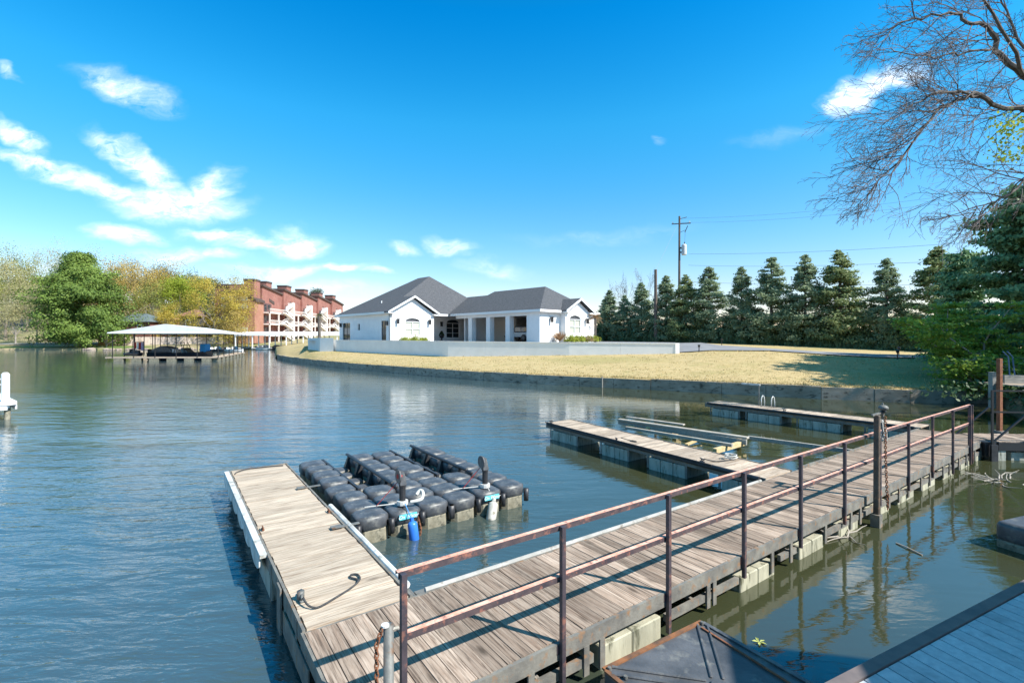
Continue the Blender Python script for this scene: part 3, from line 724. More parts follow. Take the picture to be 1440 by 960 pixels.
def jet_platform(label, u0, v0, motor_col, open_col, rail_x, seed):
    e = empty('jet_ski_float', D(u0, v0, 0), DROT, label, 'floating platform', 'jet ski floats moored between the docks')
    for cx_ in range(3):
        for ry in range(8):
            openc = cx_ == open_col and ry >= 3
            if openc and ry % 2 == 0 and ry != 7: pass
            o = bpy.data.objects.new('float_block', me_lo if openc else me_hi); COL.objects.link(o); o.parent = e
            rr = random.Random(seed*99+cx_*9+ry)
            o.location = ((cx_+.5)*BL, (ry+.5)*BL + (0), (-.07 if openc else rr.uniform(-.025,.02)))
            o.rotation_euler = (rr.uniform(-.035,.035), rr.uniform(-.035,.035), rr.uniform(-.02,.02))
            if openc: o.scale = (1, .78, 1)
    for i in range(0, 4):
        for j in range(0, 9):
            if open_col in (i, i-1) and j > 3: continue
            if 0 < i < 3 or j == 0:
                part('connector', lambda mb: lug(mb, i*BL, j*BL+(.02 if j == 0 else 0), .34), M['black_rub'], e, smooth=True)
    def f(mb):
        x = rail_x
        mb.box(x-.04,x+.04, 2.6*BL, 8*BL, .44, .50)
        mb.box(x-.03,x+.03, 2.2*BL, 2.6*BL, .42, .49)
    part('rail', f, M['black_rub'], e, bevel=.02)
    for y in (3.2,4.7,6.2,7.6):
        part('rail_support', lambda mb: mb.hexa([(rail_x-.16,y*BL-.08,.10),(rail_x+.03,y*BL-.08,.10),(rail_x+.03,y*BL+.08,.10),(rail_x-.16,y*BL+.08,.10),(rail_x-.04,y*BL-.04,.455),(rail_x+.03,y*BL-.04,.455),(rail_x+.03,y*BL+.04,.455),(rail_x-.04,y*BL+.04,.455)]), M['black_rub'], e)
    part('side_rail', lambda mb: mb.box(BL-.03,BL+.02,3.0*BL,8*BL,.36,.43), M['black_rub'], e)
    # winch post
    mx = (motor_col+.5)*BL; my = .42*BL
    wp = part('winch_post', lambda mb: (mb.lathe((mx,my,.43), [(.085,0),(.085,.05),(.055,.07),(.055,.34)], 12), mb.lathe((mx,my,.77),[(.062,0),(.062,.03)],12)), M['black_rub'], e, smooth=False)
    part('collar', lambda mb: mb.lathe((mx,my,.46), [(.098,0),(.1,.03),(.098,.07)], 12), M['white_pvc'], wp)
    def f(mb):
        mb.hexa([(mx-.05,my-.03,.80),(mx+.06,my-.05,.80),(mx+.06,my+.07,.80),(mx-.05,my+.07,.80),(mx-.04,my+.02,1.06),(mx+.03,my-.01,1.02),(mx+.03,my+.06,1.0),(mx-.04,my+.09,1.06)])
        mb.tube([(mx-.075,my+.03,.95),(mx-.052,my+.03,.95)], .12, 14)
    part('winch', f, M['black_pl'], wp)
    part('winch_drum', lambda mb: mb.tube([(mx-.08,my+.03,.95),(mx+.005,my+.03,.95)], .045, 10), M['red_strap'] if seed == 1 else M['steel'], wp)
    part('strap', lambda mb: mb.beam((mx-.06,my+.05,.86),(mx-.42,my+.12,.485),.02,.006), M['red_strap'], wp)
    part('strap_tail', lambda mb: mb.beam((mx-.6,my+.2,.475),(mx-.1,my+.06,.475),.03,.006), M['rope_white'], wp)
    # name plate with lettering on the front face
    pl = part('name_plate', lambda mb: mb.box(mx-.16,mx+.16,-.022,-.004,.285,.37), M['sign_cyan'], e)
    cu = bpy.data.curves.new('lettering', 'FONT'); cu.body = 'On Water'; cu.size = .085; cu.extrude = .002; cu.align_x = 'CENTER'; cu.align_y = 'CENTER'; cu.shear = .3
    to = bpy.data.objects.new('lettering_src', cu)
    tm = bpy.data.meshes.new_from_object(to); tm.name = 'lettering'; bpy.data.objects.remove(to); bpy.data.curves.remove(cu)
    tm.materials.clear(); tm.materials.append(M['sign_white'])
    to = bpy.data.objects.new('lettering', tm); COL.objects.link(to); to.parent = pl; to.location = (mx,-.026,.328); to.rotation_euler = (R(90),0,0)
    return e, mx, my
j1, mx1, my1 = jet_platform('black block jet ski float next to the pale plank dock, blue fender at its front', 2.50, 7.78, 1, 1, 2*BL+.02, 1)
j2, mx2, my2 = jet_platform('black block jet ski float on the open water side, grey fender at its front', 2.50+3*BL+.02, 7.78, 1, 1, 2*BL+.02, 2)
# fenders
def fender_obj(label, pts_c, r, m, rope_m, eye):
    a, b_ = Vector(pts_c[0]), Vector(pts_c[1]); d = (b_-a); L = d.length; dn = d.normalized()
    ks = [(0,.25),(.03,.45),(.08,.85),(.16,1),(.5,1.0),(.84,1),(.92,.85),(.97,.45),(1,.25)]
    e = empty('fender', a, 0, label, 'fender')
    part('body', lambda mb: mb.tube([d*k for k, _ in ks], [r*s for _, s in ks], 14), m, e, smooth=True)
    part('end_cap', lambda mb: mb.tube([dn*-.05, dn*.005], r*.4, 8), m, e)
    part('end_cap', lambda mb: mb.tube([d-dn*.005, d+dn*.05], r*.4, 8), m, e)
    mb = MB(); rope(mb, [dn*-.04, Vector(eye[0])-a, Vector(eye[1])-a], .009); mb.build('lanyard', rope_m, e)
def jl(x, y, z): return D(2.50+x, 7.78+y, z)
fender_obj('bright blue cylindrical fender hanging at the front of the black float', (jl(.84,-.17,.30), jl(.87,-.22,-.08)), .082, M['blue_pl'], M['rope_blue'], (jl(.84,-.06,.38), jl(.84,.12,.50)))
fender_obj('dirty grey fender leaning off the front of the outer black float', (jl(2.55,-.06,.26), jl(2.37,-.22,-.08)), .095, M['grey_vinyl'], M['rope_white'], (jl(2.56,-.02,.33), jl(2.54,.12,.46)))
chain('rusty chain dangling beside the bright blue fender', [jl(1.02,-.03,.26), jl(1.03,-.12,.1), jl(.98,-.16,-.1)], .045, .007)
mb = MB(); rope(mb, [jl(.95,.15,.50), jl(1.05,.1,.52), jl(1.16,.13,.53), jl(1.22,.22,.6), jl(1.2,.3,.62), jl(1.12,.28,.56)], .03, 8)
tag(mb.build('hose', M['rope_white'], smooth=True), 'curled end of pale hose beside the winch near the blue fender', 'hose')
for k, (xx, yy) in enumerate(((.0,3.55),(.0,5.05))): pass

# --- half-sunk wooden bunks between two finger docks
def pxs(px, Y, z): return P(px, Y, z)
bk = empty('boat_bunks', (0,0,0), 0, 'half sunk wooden boat bunks between the middle and far finger docks', 'boat bunks')
def plank(a, b_, w, h, name, m): 
    part(name, lambda mb: mb.beam(a, b_, w, h), m, bk, bevel=.006)
mpl = mat('bleached_bunk_board', (.34,.30,.25), .85, (.46,.42,.36), 4); myl = mat('yellowed_timber', (.50,.36,.16), .85, (.66,.52,.30), 4)
plank(W(870,589.5,.38), W(1052,615.5,.38), .2, .06, 'bunk_board', mpl)
plank(W(881,586,.42), W(962,597,.42), .16, .05, 'bunk_board', mpl)
plank(W(880,601,.30), W(1030,626,.30), .10, .09, 'bunk_board', mpl)
plank(W(870,593,.28), W(1050,622,.26), .08, .16, 'beam', M['beam_wood'])
plank(W(1052,615,.30), W(1240,640,.12), .09, .12, 'beam', M['beam_wood'])
plank(W(1005,634,.18), W(1047,622,.20), .12, .14, 'cross_timber', myl)
plank(W(1038,634,-.2), W(1040,618,.25), .12, .12, 'timber_post', myl)
plank(W(948,612,.08), W(955,602,.24), .14, .12, 'timber_post', myl)
plank(W(908,606,.10), W(912,601,.26), .12, .10, 'timber_post', myl)
plank(W(880,596,.2), W(892,600,.2), .2, .08, 'cross_timber', myl)
plank(W(965,625,.05), W(985,617,.1), .12, .05, 'cross_timber', myl)

# --- black panel platform by the walkway
bp = empty('floating_box', (1.795, 4.195, 0), R(32.3), 'black plastic floating box with crossed ribs on its lid, close to the walkway', 'floating box')
def f(mb):
    mb.box(-.70,.70,-.70,.70,-.2,.34)
part('body', f, M['black_pl'], bp, bevel=.03, seg=2)
def f(mb):
    w2 = .045
    for a in range(4):
        an = a*math.pi/2 + math.pi/4
        for s in (-1,1):
            d = Vector((math.cos(an), math.sin(an), 0)); o_ = Vector((-d.y, d.x, 0))*s*.05
            mb.beam(d*.10+o_+Vector((0,0,.347)), d*.92+o_+Vector((0,0,.347)), .028, .022)
    mb.tube([(0,0,.34),(0,0,.362)], .075, 12)
part('rib', f, M['black_pl'], bp, bevel=.008)
part('rim', lambda mb: (mb.box(-.7,.7,.672,.715,.335,.356), mb.box(-.715,-.672,-.7,.67,.335,.356)), mat('orange_rust_rim', (.32,.13,.05), .8, (.1,.06,.04), 6), bp)
part('rim', lambda mb: mb.box(.672,.715,-.7,.671,.335,.356), M['black_pl'], bp)
part('strip', lambda mb: mb.beam((.60,.62,.352),(.52,-.7,.352),.02,.012), M['rust'], bp)
def f(mb):
    for x, y in ((-.66,.66),(.66,.66),(-.62,.5),(-.6,.2),(.66,-.4)): mb.tube([(x,y,.35),(x,y,.375)], .018, 8)
part('bolt', f, M['steel'], bp)

# --- composite deck, lower right
za = 1.06
A = W(1160,960,za); B = W(1440,815,za); ed = (B-A).normalized(); bd = Vector((-(490-720)/F*-1, 1, 0))
bd = Vector(((490-720)/F, 1, 0)).normalized()
nd = empty('near_deck', (A.x, A.y, za), 0, 'blue grey composite board deck in shade at the lower right corner', 'deck')
def f(mb):
    pit = .142/abs(ed.cross(bd).z)
    for i in range(-22, 60):
        s0 = ed*(i*pit) ; s1 = ed*(i*pit+pit-.013)
        a = s0 - bd*.10; b_ = s1 - bd*.10; c1 = s1 - bd*4.2; d1 = s0 - bd*4.2
        mb.hexa([(a.x,a.y,-.03),(d1.x,d1.y,-.03),(c1.x,c1.y,-.03),(b_.x,b_.y,-.03),(a.x,a.y,0),(d1.x,d1.y,0),(c1.x,c1.y,0),(b_.x,b_.y,0)])
part('decking', f, M['grey_pl'], nd)
part('edge_board', lambda mb: mb.beam(ed*-3.3+Vector((0,0,-.008))-bd*.045, ed*9+Vector((0,0,-.008))-bd*.045, .085, .03), mat('dark_edge_board', (.13,.11,.11), .8, (.2,.16,.15), 4), nd)
part('fascia', lambda mb: mb.beam(ed*-3.3+Vector((0,0,-.14))+bd*.01, ed*9+Vector((0,0,-.14))+bd*.01, .03, .22), M['beam_wood'], nd)
for k in (-2.5,.5,3.5,6.5): part('leg', lambda mb: mb.box(ed.x*k-bd.x*.4-.08,ed.x*k-bd.x*.4+.08,ed.y*k-bd.y*.4-.08,ed.y*k-bd.y*.4+.08,-3,-.04), M['beam_wood_y'], nd)

# --- black float at the right edge
ctr = W(1440, 775, .0) 
bf = empty('black_float', (8.55, 7.6, 0), R(20), 'rounded black plastic float with a muddy waterline at the right edge', 'float')
part('body', lambda mb: mb.box(-.6,.9,-.5,.5,.1,.42), M['black_pl'], bf, bevel=.09, seg=4, smooth=True)
part('underside', lambda mb: mb.box(-.585,.885,-.485,.485,-.3,.12), M['float_low'], bf, bevel=.03, seg=2)

# --- small things on the water
mb = MB(); c = W(1068,903,.0)
rr = random.Random(5)
for k in range(5):
    a = k*1.3; mb.add([(c.x,c.y,.008),(c.x+.05*math.cos(a),c.y+.05*math.sin(a),.02),(c.x+.08*math.cos(a+.35),c.y+.08*math.sin(a+.35),.012),(c.x+.04*math.cos(a+.8),c.y+.04*math.sin(a+.8),.015)], [(0,1,2,3)])
tag(mb.build('leaf', mat('yellow_green_leaf', (.38,.42,.12), .6)), 'yellow green leaf floating beside the black ribbed box', 'leaf')
mb = MB(); a = W(1260,763,.01); b_ = W(1297,780,.01); mb.tube([a, a.lerp(b_,.5)+Vector((0,.02,.01)), b_], .011, 5)
tag(mb.build('stick', M['bark_pale']), 'thin stick floating on the water between walkway and near deck', 'stick')
def driftwood(label, c, n, sd, s=.5):
    rr = random.Random(sd); mb = MB(); c = Vector(c)
    for k in range(n):
        a = rr.uniform(0, 6.28); p = c+Vector((rr.uniform(-s,s), rr.uniform(-s,s)*.6, 0)); pts = [p]
        for i in range(4):
            a += rr.uniform(-.5,.5); p = p+Vector((math.cos(a), math.sin(a)*.7, rr.uniform(-.1,.35)))*rr.uniform(.1,.25); p.z = max(p.z, .0); pts.append(p)
        mb.tube(pts, [.016,.014,.011,.008,.004], 5)
    return tag(mb.build('driftwood', M['bark_pale']), label, 'driftwood')
driftwood('tangled pale driftwood twigs by the right bank under the gangway', (11.6,11.4,0), 16, 3)
driftwood('small clump of brown twigs caught at the foot of the tall dark piling', tuple(W(1195,752,0)), 7, 9, .2)
# ================= white house, wall and things round it =================
S = 1.2
HK = Vector((2.69*S, 47*S, 3.05))
hs_ = empty('house', HK, R(45), 'white single storey house with grey hipped roofs and an open carport', 'house')
def hx(q, p, z): return (q*S, p*S, z*S)
class HB(MB):
    def box(s, x0, x1, y0, y1, z0, z1, m=0): MB.box(s, x0*S, x1*S, y0*S, y1*S, z0*S, z1*S, m)
def hp(name, fn, m, parent=None, **k):
    mb = HB(); fn(mb); return mb.build(name, m, parent or hs_, **k)
def wall_run(mb, axis, c0, c1, s0, s1, z0, z1, ops):
    """wall slab between c0 and c1, running s0..s1, with rectangular openings (a,b,za,zb)"""
    cuts = sorted({s0, s1, *[o[0] for o in ops], *[o[1] for o in ops]})
    def bx(a, b_, za, zb):
        if zb-za < 1e-4: return
        if axis == 'x': mb.box(a, b_, c0, c1, za, zb)
        else: mb.box(c0, c1, a, b_, za, zb)
    for a, b_ in zip(cuts, cuts[1:]):
        op = [o for o in ops if o[0] <= a+1e-6 and o[1] >= b_-1e-6]
        if not op: bx(a, b_, z0, z1)
        else: bx(a, b_, z0, op[0][2]); bx(a, b_, op[0][3], z1)
def spandrel(mb, axis, c0, c1, a, b_, zt, rise):
    n = 8
    for side in (0, 1):
        for i in range(n):
            t0, t1 = i/n, (i+1)/n
            u0 = a+(b_-a)*t0; u1 = a+(b_-a)*t1
            z0 = zt-rise+rise*math.sqrt(max(0,1-(2*t0-1)**2)); z1 = zt-rise+rise*math.sqrt(max(0,1-(2*t1-1)**2))
        break
    for i in range(n*2):
        t0, t1 = i/(2*n), (i+1)/(2*n); u0 = a+(b_-a)*t0; u1 = a+(b_-a)*t1
        z0 = zt-rise+rise*math.sqrt(max(0,1-(2*t0-1)**2)); z1 = zt-rise+rise*math.sqrt(max(0,1-(2*t1-1)**2))
        if axis == 'x': q = [(u0,c0,z0),(u1,c0,z1),(u1,c0,zt+.001),(u0,c0,zt+.001)]; d = (0,(c1-c0)*S,0)
        else: q = [(c0,u0,z0),(c0,u1,z1),(c0,u1,zt+.001),(c0,u0,zt+.001)]; d = ((c1-c0)*S,0,0)
        mb.prism([hx(*v) for v in q], d)
def window(axis, c, a, b_, z0, z1, glass, out=-1, arch=0, bars=1, rails=1, name='window'):
    """frame + panes set in an opening; out = direction of the outside along the normal"""
    fr = HB(); w = .06
    def bx(mb, a, b_, d0, d1, za, zb):
        lo, hi = sorted((c+out*d0, c+out*d1))
        if axis == 'x': mb.box(a, b_, lo, hi, za, zb)
        else: mb.box(lo, hi, a, b_, za, zb)
    bx(fr, a, a+w, -.12, -.06, z0, z1); bx(fr, b_-w, b_, -.12, -.06, z0, z1)
    bx(fr, a+w, b_-w, -.12, -.06, z0, z0+w); bx(fr, a+w, b_-w, -.12, -.06, z1-arch-w*.5, z1-arch+w*.5)
    for i in range(bars):
        x = a+(b_-a)*(i+1)/(bars+1); bx(fr, x-w*.6, x+w*.6, -.12, -.058, z0+w, z1-arch-w*.5)
    for i in range(rails):
        z = z0+(z1-arch-z0)*(i+1)/(rails+1); bx(fr, a+w, b_-w, -.115, -.068, z-w*.4, z+w*.4)
    fo = fr.build(name, M['white_trim'], hs_)
    g = HB(); bx(g, a, b_, -.19, -.15, z0, z1-arch); g.build('pane', glass, fo)
    if arch:
        g = HB(); bx(g, a, b_, -.15, -.14, z1-arch, z1); g.build('arch_panel', M['shingle'] if glass is M['blind'] else M['glass_dark'], fo)
    return fo
def wallobj(name, axis, c0, c1, s0, s1, z0, z1, ops, m=None, arches=()):
    mb = HB(); wall_run(mb, axis, c0, c1, s0, s1, z0, z1, ops)
    for (a, b_, zt, rise) in arches: spandrel(mb, axis, c0, c1, a, b_, zt, rise)
    return mb.build(name, m or M['white_wall'], hs_)
EV = 2.98
# left long wall (outside faces -x)
wallobj('wall', 'y', -8.3, -8.0, 13.5, 24.9, -.3, EV, [(14.3,15.3,0,2.15),(20.05,20.6,1.15,1.95),(22.4,24.3,0,2.1)])
for a, b_ in ((14.3,15.3),(22.4,24.3)):
    d = HB(); d.box(-8.18,-8.12,a+.003,b_-.003,0,2.13); dd = d.build('door', M['glass_dark'], hs_)
    d = HB(); d.box(-8.2,-8.185,a,a+.08,0,2.1); d.box(-8.2,-8.185,b_-.08,b_,0,2.1); d.box(-8.2,-8.185,(a+b_)/2-.05,(a+b_)/2+.05,0,2.1); d.build('door_frame', M['black_metal'], dd)
window('y', -8.3, 20.05, 20.6, 1.15, 1.95, M['glass_dark'], bars=0, rails=0)
hp('back_wall', lambda mb: mb.box(-8.3, 8.0, 24.9, 25.15, -.3, EV), M['white_wall'])
hp('side_wall', lambda mb: mb.box(7.8, 8.05, 13.0, 24.9, -.3, EV), M['white_wall'])
# gable front (outside faces -y)
wallobj('gable_wall', 'x', 13.5, 13.8, -8.3, -2.75, -.3, EV, [(-6.5,-4.55,.55,2.45)], arches=[(-6.5,-4.55,2.45,.38)])
window('x', 13.5, -6.5, -4.55, .55, 2.45, M['blind'], arch=.38, bars=1, rails=1)
def f(mb):
    mb.prism([hx(-8.3,13.5,EV),hx(-2.75,13.5,EV),hx(-5.52,13.5,4.62)], (0,.3*S,0))
hp('gable_panel', f, M['white_wall'])
hp('porch_wall', lambda mb: mb.box(-3.05,-2.75,13.8,17.0,-.3,EV), M['white_wall'])
# porch back wall with door and arched window
wallobj('porch_wall', 'x', 17.0, 17.25, -2.75, 7.8, -.3, EV, [(-2.35,-1.35,0,2.3),(1.7,3.75,.35,2.62)], m=M['white_wall'], arches=[(1.7,3.75,2.62,.4)])
window('x', 17.0, 1.7, 3.75, .35, 2.62, M['glass_dark'], arch=.45, bars=1, rails=2)
hp('front_door', lambda mb: mb.box(-2.34,-1.36,17.12,17.18,0,2.28), mat('dark_front_door', (.06,.035,.025), .4))
def roof(name, eaves, ridge, zr, z0=EV, fascia=True, parent=None):
    (x0,x1,y0,y1) = eaves; mb = MB()
    (ra, rb) = ridge
    c = [hx(x0,y0,z0+.06),hx(x1,y0,z0+.06),hx(x1,y1,z0+.06),hx(x0,y1,z0+.06),hx(ra[0],ra[1],zr),hx(rb[0],rb[1],zr)]
    if abs(ra[0]-rb[0]) < 1e-3: fs = [(0,1,4),(1,2,5,4),(2,3,5),(3,0,4,5)]
    else: fs = [(0,1,5,4),(1,2,5),(2,3,4,5),(3,0,4)]
    mb.add(c, fs + [(3,2,1,0)])
    o = mb.build(name, M['shingle'], hs_)
    f_ = HB(); t_ = .045
    f_.box(x0+.02,x1-.02,y0+.02,y1-.02,z0-.03,z0+.02)
    f_.box(x0-.02,x1+.02,y0-.03,y0+.02,z0-.13,z0+.10); f_.box(x0-.02,x1+.02,y1-.02,y1+.03,z0-.13,z0+.10)
    f_.box(x0-.03,x0+.02,y0+.021,y1-.021,z0-.13,z0+.10); f_.box(x1-.02,x1+.03,y0+.021,y1-.021,z0-.13,z0+.10)
    f_.build('fascia', M['white_trim'], o)
    return o
roof('roof', (-8.75,8.4,14.0,25.4), ((-.1,18.1),(-.1,20.5)), 7.9)
roof('roof', (-.45,9.4,-.45,13.4), ((4.5,3.2),(4.5,11.3)), 5.88)
# low link roof
def f(mb):
    mb.add([hx(-.4,9.5,3.05),hx(9.3,9.5,3.05),hx(9.3,18.5,3.05),hx(-.4,18.5,3.05),hx(4.5,9.5,5.52),hx(4.5,18.5,5.52)], [(0,3,5,4),(1,4,5,2),(0,4,1),(3,2,5)])
hp('roof', f, M['shingle'])
def gable_roof(x0, x1, yf, yb, zr, z0=EV):
    xm = (x0+x1)/2; mb = MB(); th = .12
    for xa in (x0, x1):
        a = [hx(xa,yf,z0),hx(xm,yf,zr),hx(xm,yb,zr),hx(xa,yb,z0)]; b_ = [(v[0],v[1],v[2]+th*S) for v in a]
        mb.add(a+b_, [(0,1,2,3),(7,6,5,4),(0,4,5,1),(1,5,6,2),(2,6,7,3),(3,7,4,0)])
    o = mb.build('gable_roof', M['shingle'], hs_)
    fb = MB()
    for xa in (x0, x1):
        sg = 1 if xa > xm else -1
        fb.prism([hx(xa+sg*.03,yf-.03,z0-.10),hx(xa+sg*.03,yf-.03,z0+.115),hx(xm,yf-.03,zr+.125),hx(xm,yf-.03,zr-.10)], (0,-.05*S,0))
        fb.prism([hx(xa+sg*.02,yf+.0,z0-.1),hx(xa+sg*.02,yf+.0,z0-.02),hx(xa-sg*.75,yf+.0,z0-.02),hx(xa-sg*.75,yf+.0,z0-.1)], (0,.4*S,0))
    fb.build('rake_board', M['white_trim'], o)
    return o
gable_roof(-8.75,-2.3,13.1,18.6,4.78)
gable_roof(2.75,7.55,-1.1,4,4.3)
# carport
hp('carport_beam', lambda mb: mb.box(0,.35,0,13.0,2.55,EV-.04), M['white_wall'])
hp('carport_ceiling', lambda mb: mb.box(.35,8.7,.3,12.9,2.86,2.9), M['white_wall'])
for p0 in (10.15,7.15,4.15): hp('pillar', lambda mb: mb.box(0,.62,p0,p0+.62,-.3,2.55), M['white_wall'])
hp('carport_wall', lambda mb: mb.box(0,.3,.0,1.75,-.3,2.55), M['white_wall'])
hp('storage_wall', lambda mb: mb.box(4.5,4.7,7.8,13,-.3,2.86), M['beige_wall'])
hp('storage_wall', lambda mb: mb.box(.9,4.5,12.4,12.6,-.3,2.86), M['white_wall'])
hp('back_beam', lambda mb: mb.box(8.65,8.95,.3,13,2.3,2.86), M['beige_wall'])
for p0 in (3.0,): hp('pillar', lambda mb: mb.box(8.3,8.95,p0,p0+.62,-.3,2.3), M['beige_wall'])
hp('back_wall', lambda mb: mb.box(8.7,8.95,6.3,13,-.3,2.3), M['beige_wall'])
# right end
wallobj('end_wall', 'x', 0, .28, .3, 3.1, -.3, EV, [])
wallobj('gable_wall', 'x', -.7, -.42, 3.1, 6.95, -.3, EV, [(3.75,5.65,.75,2.62)], arches=[(3.75,5.65,2.62,.4)])
window('x', -.7, 3.75, 5.65, .75, 2.62, M['blind'], arch=.42, bars=1, rails=1)
hp('gable_panel', lambda mb: mb.prism([hx(3.1,-.7,EV),hx(7.2,-.7,EV),hx(5.15,-.7,4.15)], (0,.28*S,0)), M['white_wall'])
hp('end_wall', lambda mb: (mb.box(3.1,3.38,-.42,0,-.3,EV), mb.box(6.67,6.95,-.42,.0,-.3,EV), mb.box(6.95,8.95,0,.28,-.3,EV), mb.box(8.67,8.95,.28,2.4,-.3,EV)), M['white_wall'])
hp('vent_pipe', lambda mb: mb.tube([hx(-6.6,18.2,4.0),hx(-6.6,18.2,4.55)], .07, 8), M['white_trim'])
def lantern(q, p, z, nx=0, ny=-1):
    o = hp('wall_lantern', lambda mb: (mb.box(q-.10,q+.10,p+ny*.26-.10,p+ny*.26+.10,z-.24,z+.24), mb.box(q-.05,q+.05,p+ny*.16-.1,p+ny*.0+.0 if ny<0 else p,z+.2,z+.28)), M['black_metal'])
    hp('lantern_top', lambda mb: mb.box(q-.14,q+.14,p+ny*.26-.14,p+ny*.26+.14,z+.241,z+.3), M['black_metal'], o)
lantern(-7.5,13.5,2.05); lantern(-3.45,13.5,2.05); lantern(1.55,0,2.1); lantern(6.45,-.7,2.05); lantern(.75,17.0,2.0)
def side_lantern(p, z): hp('wall_lantern', lambda mb: mb.box(-8.55,-8.32,p-.09,p+.09,z-.25,z+.2), M['black_metal'])
side_lantern(14.0,1.9); side_lantern(24.6,1.9)
# porch furniture
def urn(q, p, label, hh=1.5):
    e = empty('potted_topiary', HK + Vector(((q-p)*S*.7071, (q+p)*S*.7071, .02)), 0, label, 'potted plant', 'potted plants on the porch')
    part('urn', lambda mb: mb.lathe((0,0,0), [(.22,0),(.2,.05),(.1,.15),(.1,.28),(.3,.45),(.38,.72),(.42,.75)], 14), M['black_metal'], e, smooth=True)
    mb = MB(); r_ = random.Random(int(q*10)+7)
    for k in range(260):
        z = r_.random(); r = .34*(1-z)**.7; a = r_.uniform(0,6.3); c = Vector((r*math.cos(a), r*math.sin(a), .75+z*hh))
        d = Vector((r_.uniform(-1,1),r_.uniform(-1,1),r_.uniform(-1,1)))*.09; d2 = Vector((r_.uniform(-1,1),r_.uniform(-1,1),r_.uniform(-1,1)))*.09
        mb.add([c-d,c-d2,c+d,c+d2], [(0,1,2,3)])
    mb.tube([(0,0,.7),(0,0,.8+hh*.9)], [.03,.01], 5)
    mb.build('topiary', M['leaf_dark'], e)
M['leaf_dark'] = leafmat('dark_evergreen_leaf', (.012,.03,.012), (.035,.065,.02))
urn(3.0,14.6,'tall narrow topiary in a black urn right of the arched porch window', 1.9)
urn(-.4,15.2,'small round plant in a black urn left of the arched porch window', .6)
# vehicle in the carport (prescale units times S, standing on the carport floor)
def hw(q, p, z=0): return HK + Vector(((q-p)*S*.7071, (q+p)*S*.7071, z))
sv_ = empty('utility_vehicle', hw(2.5,5.0), R(135), 'white and black off road vehicle parked under the carport between pillars', 'off road vehicle')
mwh = mat('white_vehicle_paint', (.55,.56,.57), .3); mtyre = M['black_rub']
def f(mb):
    # x forward (towards the porch), y left
    side = [(-2.15,.55),(-2.15,1.05),(-1.9,1.12),(.55,1.12),(.85,1.18),(2.0,1.08),(2.12,.95),(2.12,.6),(1.9,.5),(-1.9,.5)]
    mb.prism([(x,-.78,z) for x, z in side], (0,1.56,0))
part('body', f, mwh, sv_, bevel=.05, seg=2)
def f(mb):
    cab = [(-2.05,1.12),(-1.95,1.85),(.35,1.88),(.8,1.2)]
    mb.prism([(x,-.72,z) for x, z in cab], (0,1.44,0))
part('cab', f, M['black_rub'], sv_, bevel=.06, seg=2)
part('window', lambda mb: (mb.prism([(-.75,-.735,1.22),(-.75,-.735,1.72),(.28,-.735,1.74),(.6,-.735,1.24)], (0,.01,0)), mb.prism([(-1.85,-.735,1.22),(-1.8,-.735,1.72),(-.85,-.735,1.72),(-.85,-.735,1.22)], (0,.01,0))), M['glass_dark'], sv_)
part('window', lambda mb: (mb.prism([(-.75,.735,1.22),(-.75,.735,1.72),(.28,.735,1.74),(.6,.735,1.24)], (0,-.01,0)), mb.prism([(-1.85,.735,1.22),(-1.8,.735,1.72),(-.85,.735,1.72),(-.85,.735,1.22)], (0,-.01,0))), M['glass_dark'], sv_)
part('bumper', lambda mb: mb.box(2.13,2.3,-.75,.75,.5,.72), M['black_rub'], sv_, bevel=.02)
part('grille', lambda mb: mb.box(2.121,2.135,-.4,.4,.76,1.0), M['black_metal'], sv_)
for y in (-.6,.6): part('headlight', lambda mb: mb.tube([(2.10,y,.9),(2.145,y,.9)], .11, 12), M['white_trim'], sv_)
for x in (-1.35,1.35):
    for y in (-.80,.80):
        w_o = part('wheel', lambda mb: mb.tube([(x,y-.14,.42),(x,y-.10,.42),(x,y+.10,.42),(x,y+.14,.42)], [.36,.42,.42,.36], 18), mtyre, sv_)
        part('rim', lambda mb: mb.tube([(x,y-.15,.42),(x,y+.15,.42)], .2, 12), M['steel'], w_o)
    part('fender_flare', lambda mb: mb.tube([(x+.52*math.cos(a),-.80,.45+.52*math.sin(a)) for a in [math.pi*i/8 for i in range(9)]], .05, 6), M['black_rub'], sv_)
# small dark trailer with outboard behind it
tv = empty('quad_bike', hw(5.6,2.6), R(125), 'dark quad bike parked at the open rear of the carport', 'quad bike')
part('body', lambda mb: mb.prism([(x,-.3,z) for x, z in [(-.9,.5),(-.95,.85),(-.2,.8),(.1,.75),(.35,.95),(.8,.8),(.85,.5)]], (0,.6,0)), M['black_pl'], tv, bevel=.05, seg=2)
part('handlebar', lambda mb: (mb.tube([(.4,-.38,1.15),(.45,0,1.1),(.4,.38,1.15)], .025, 6), mb.tube([(.4,0,.85),(.45,0,1.1)], .03, 6)), M['black_metal'], tv)
for x in (-.6,.6):
    for y in (-.45,.45):
        part('wheel', lambda mb: mb.tube([(x,y-.12,.3),(x,y-.07,.3),(x,y+.07,.3),(x,y+.12,.3)], [.24,.3,.3,.24], 14), mtyre, tv)

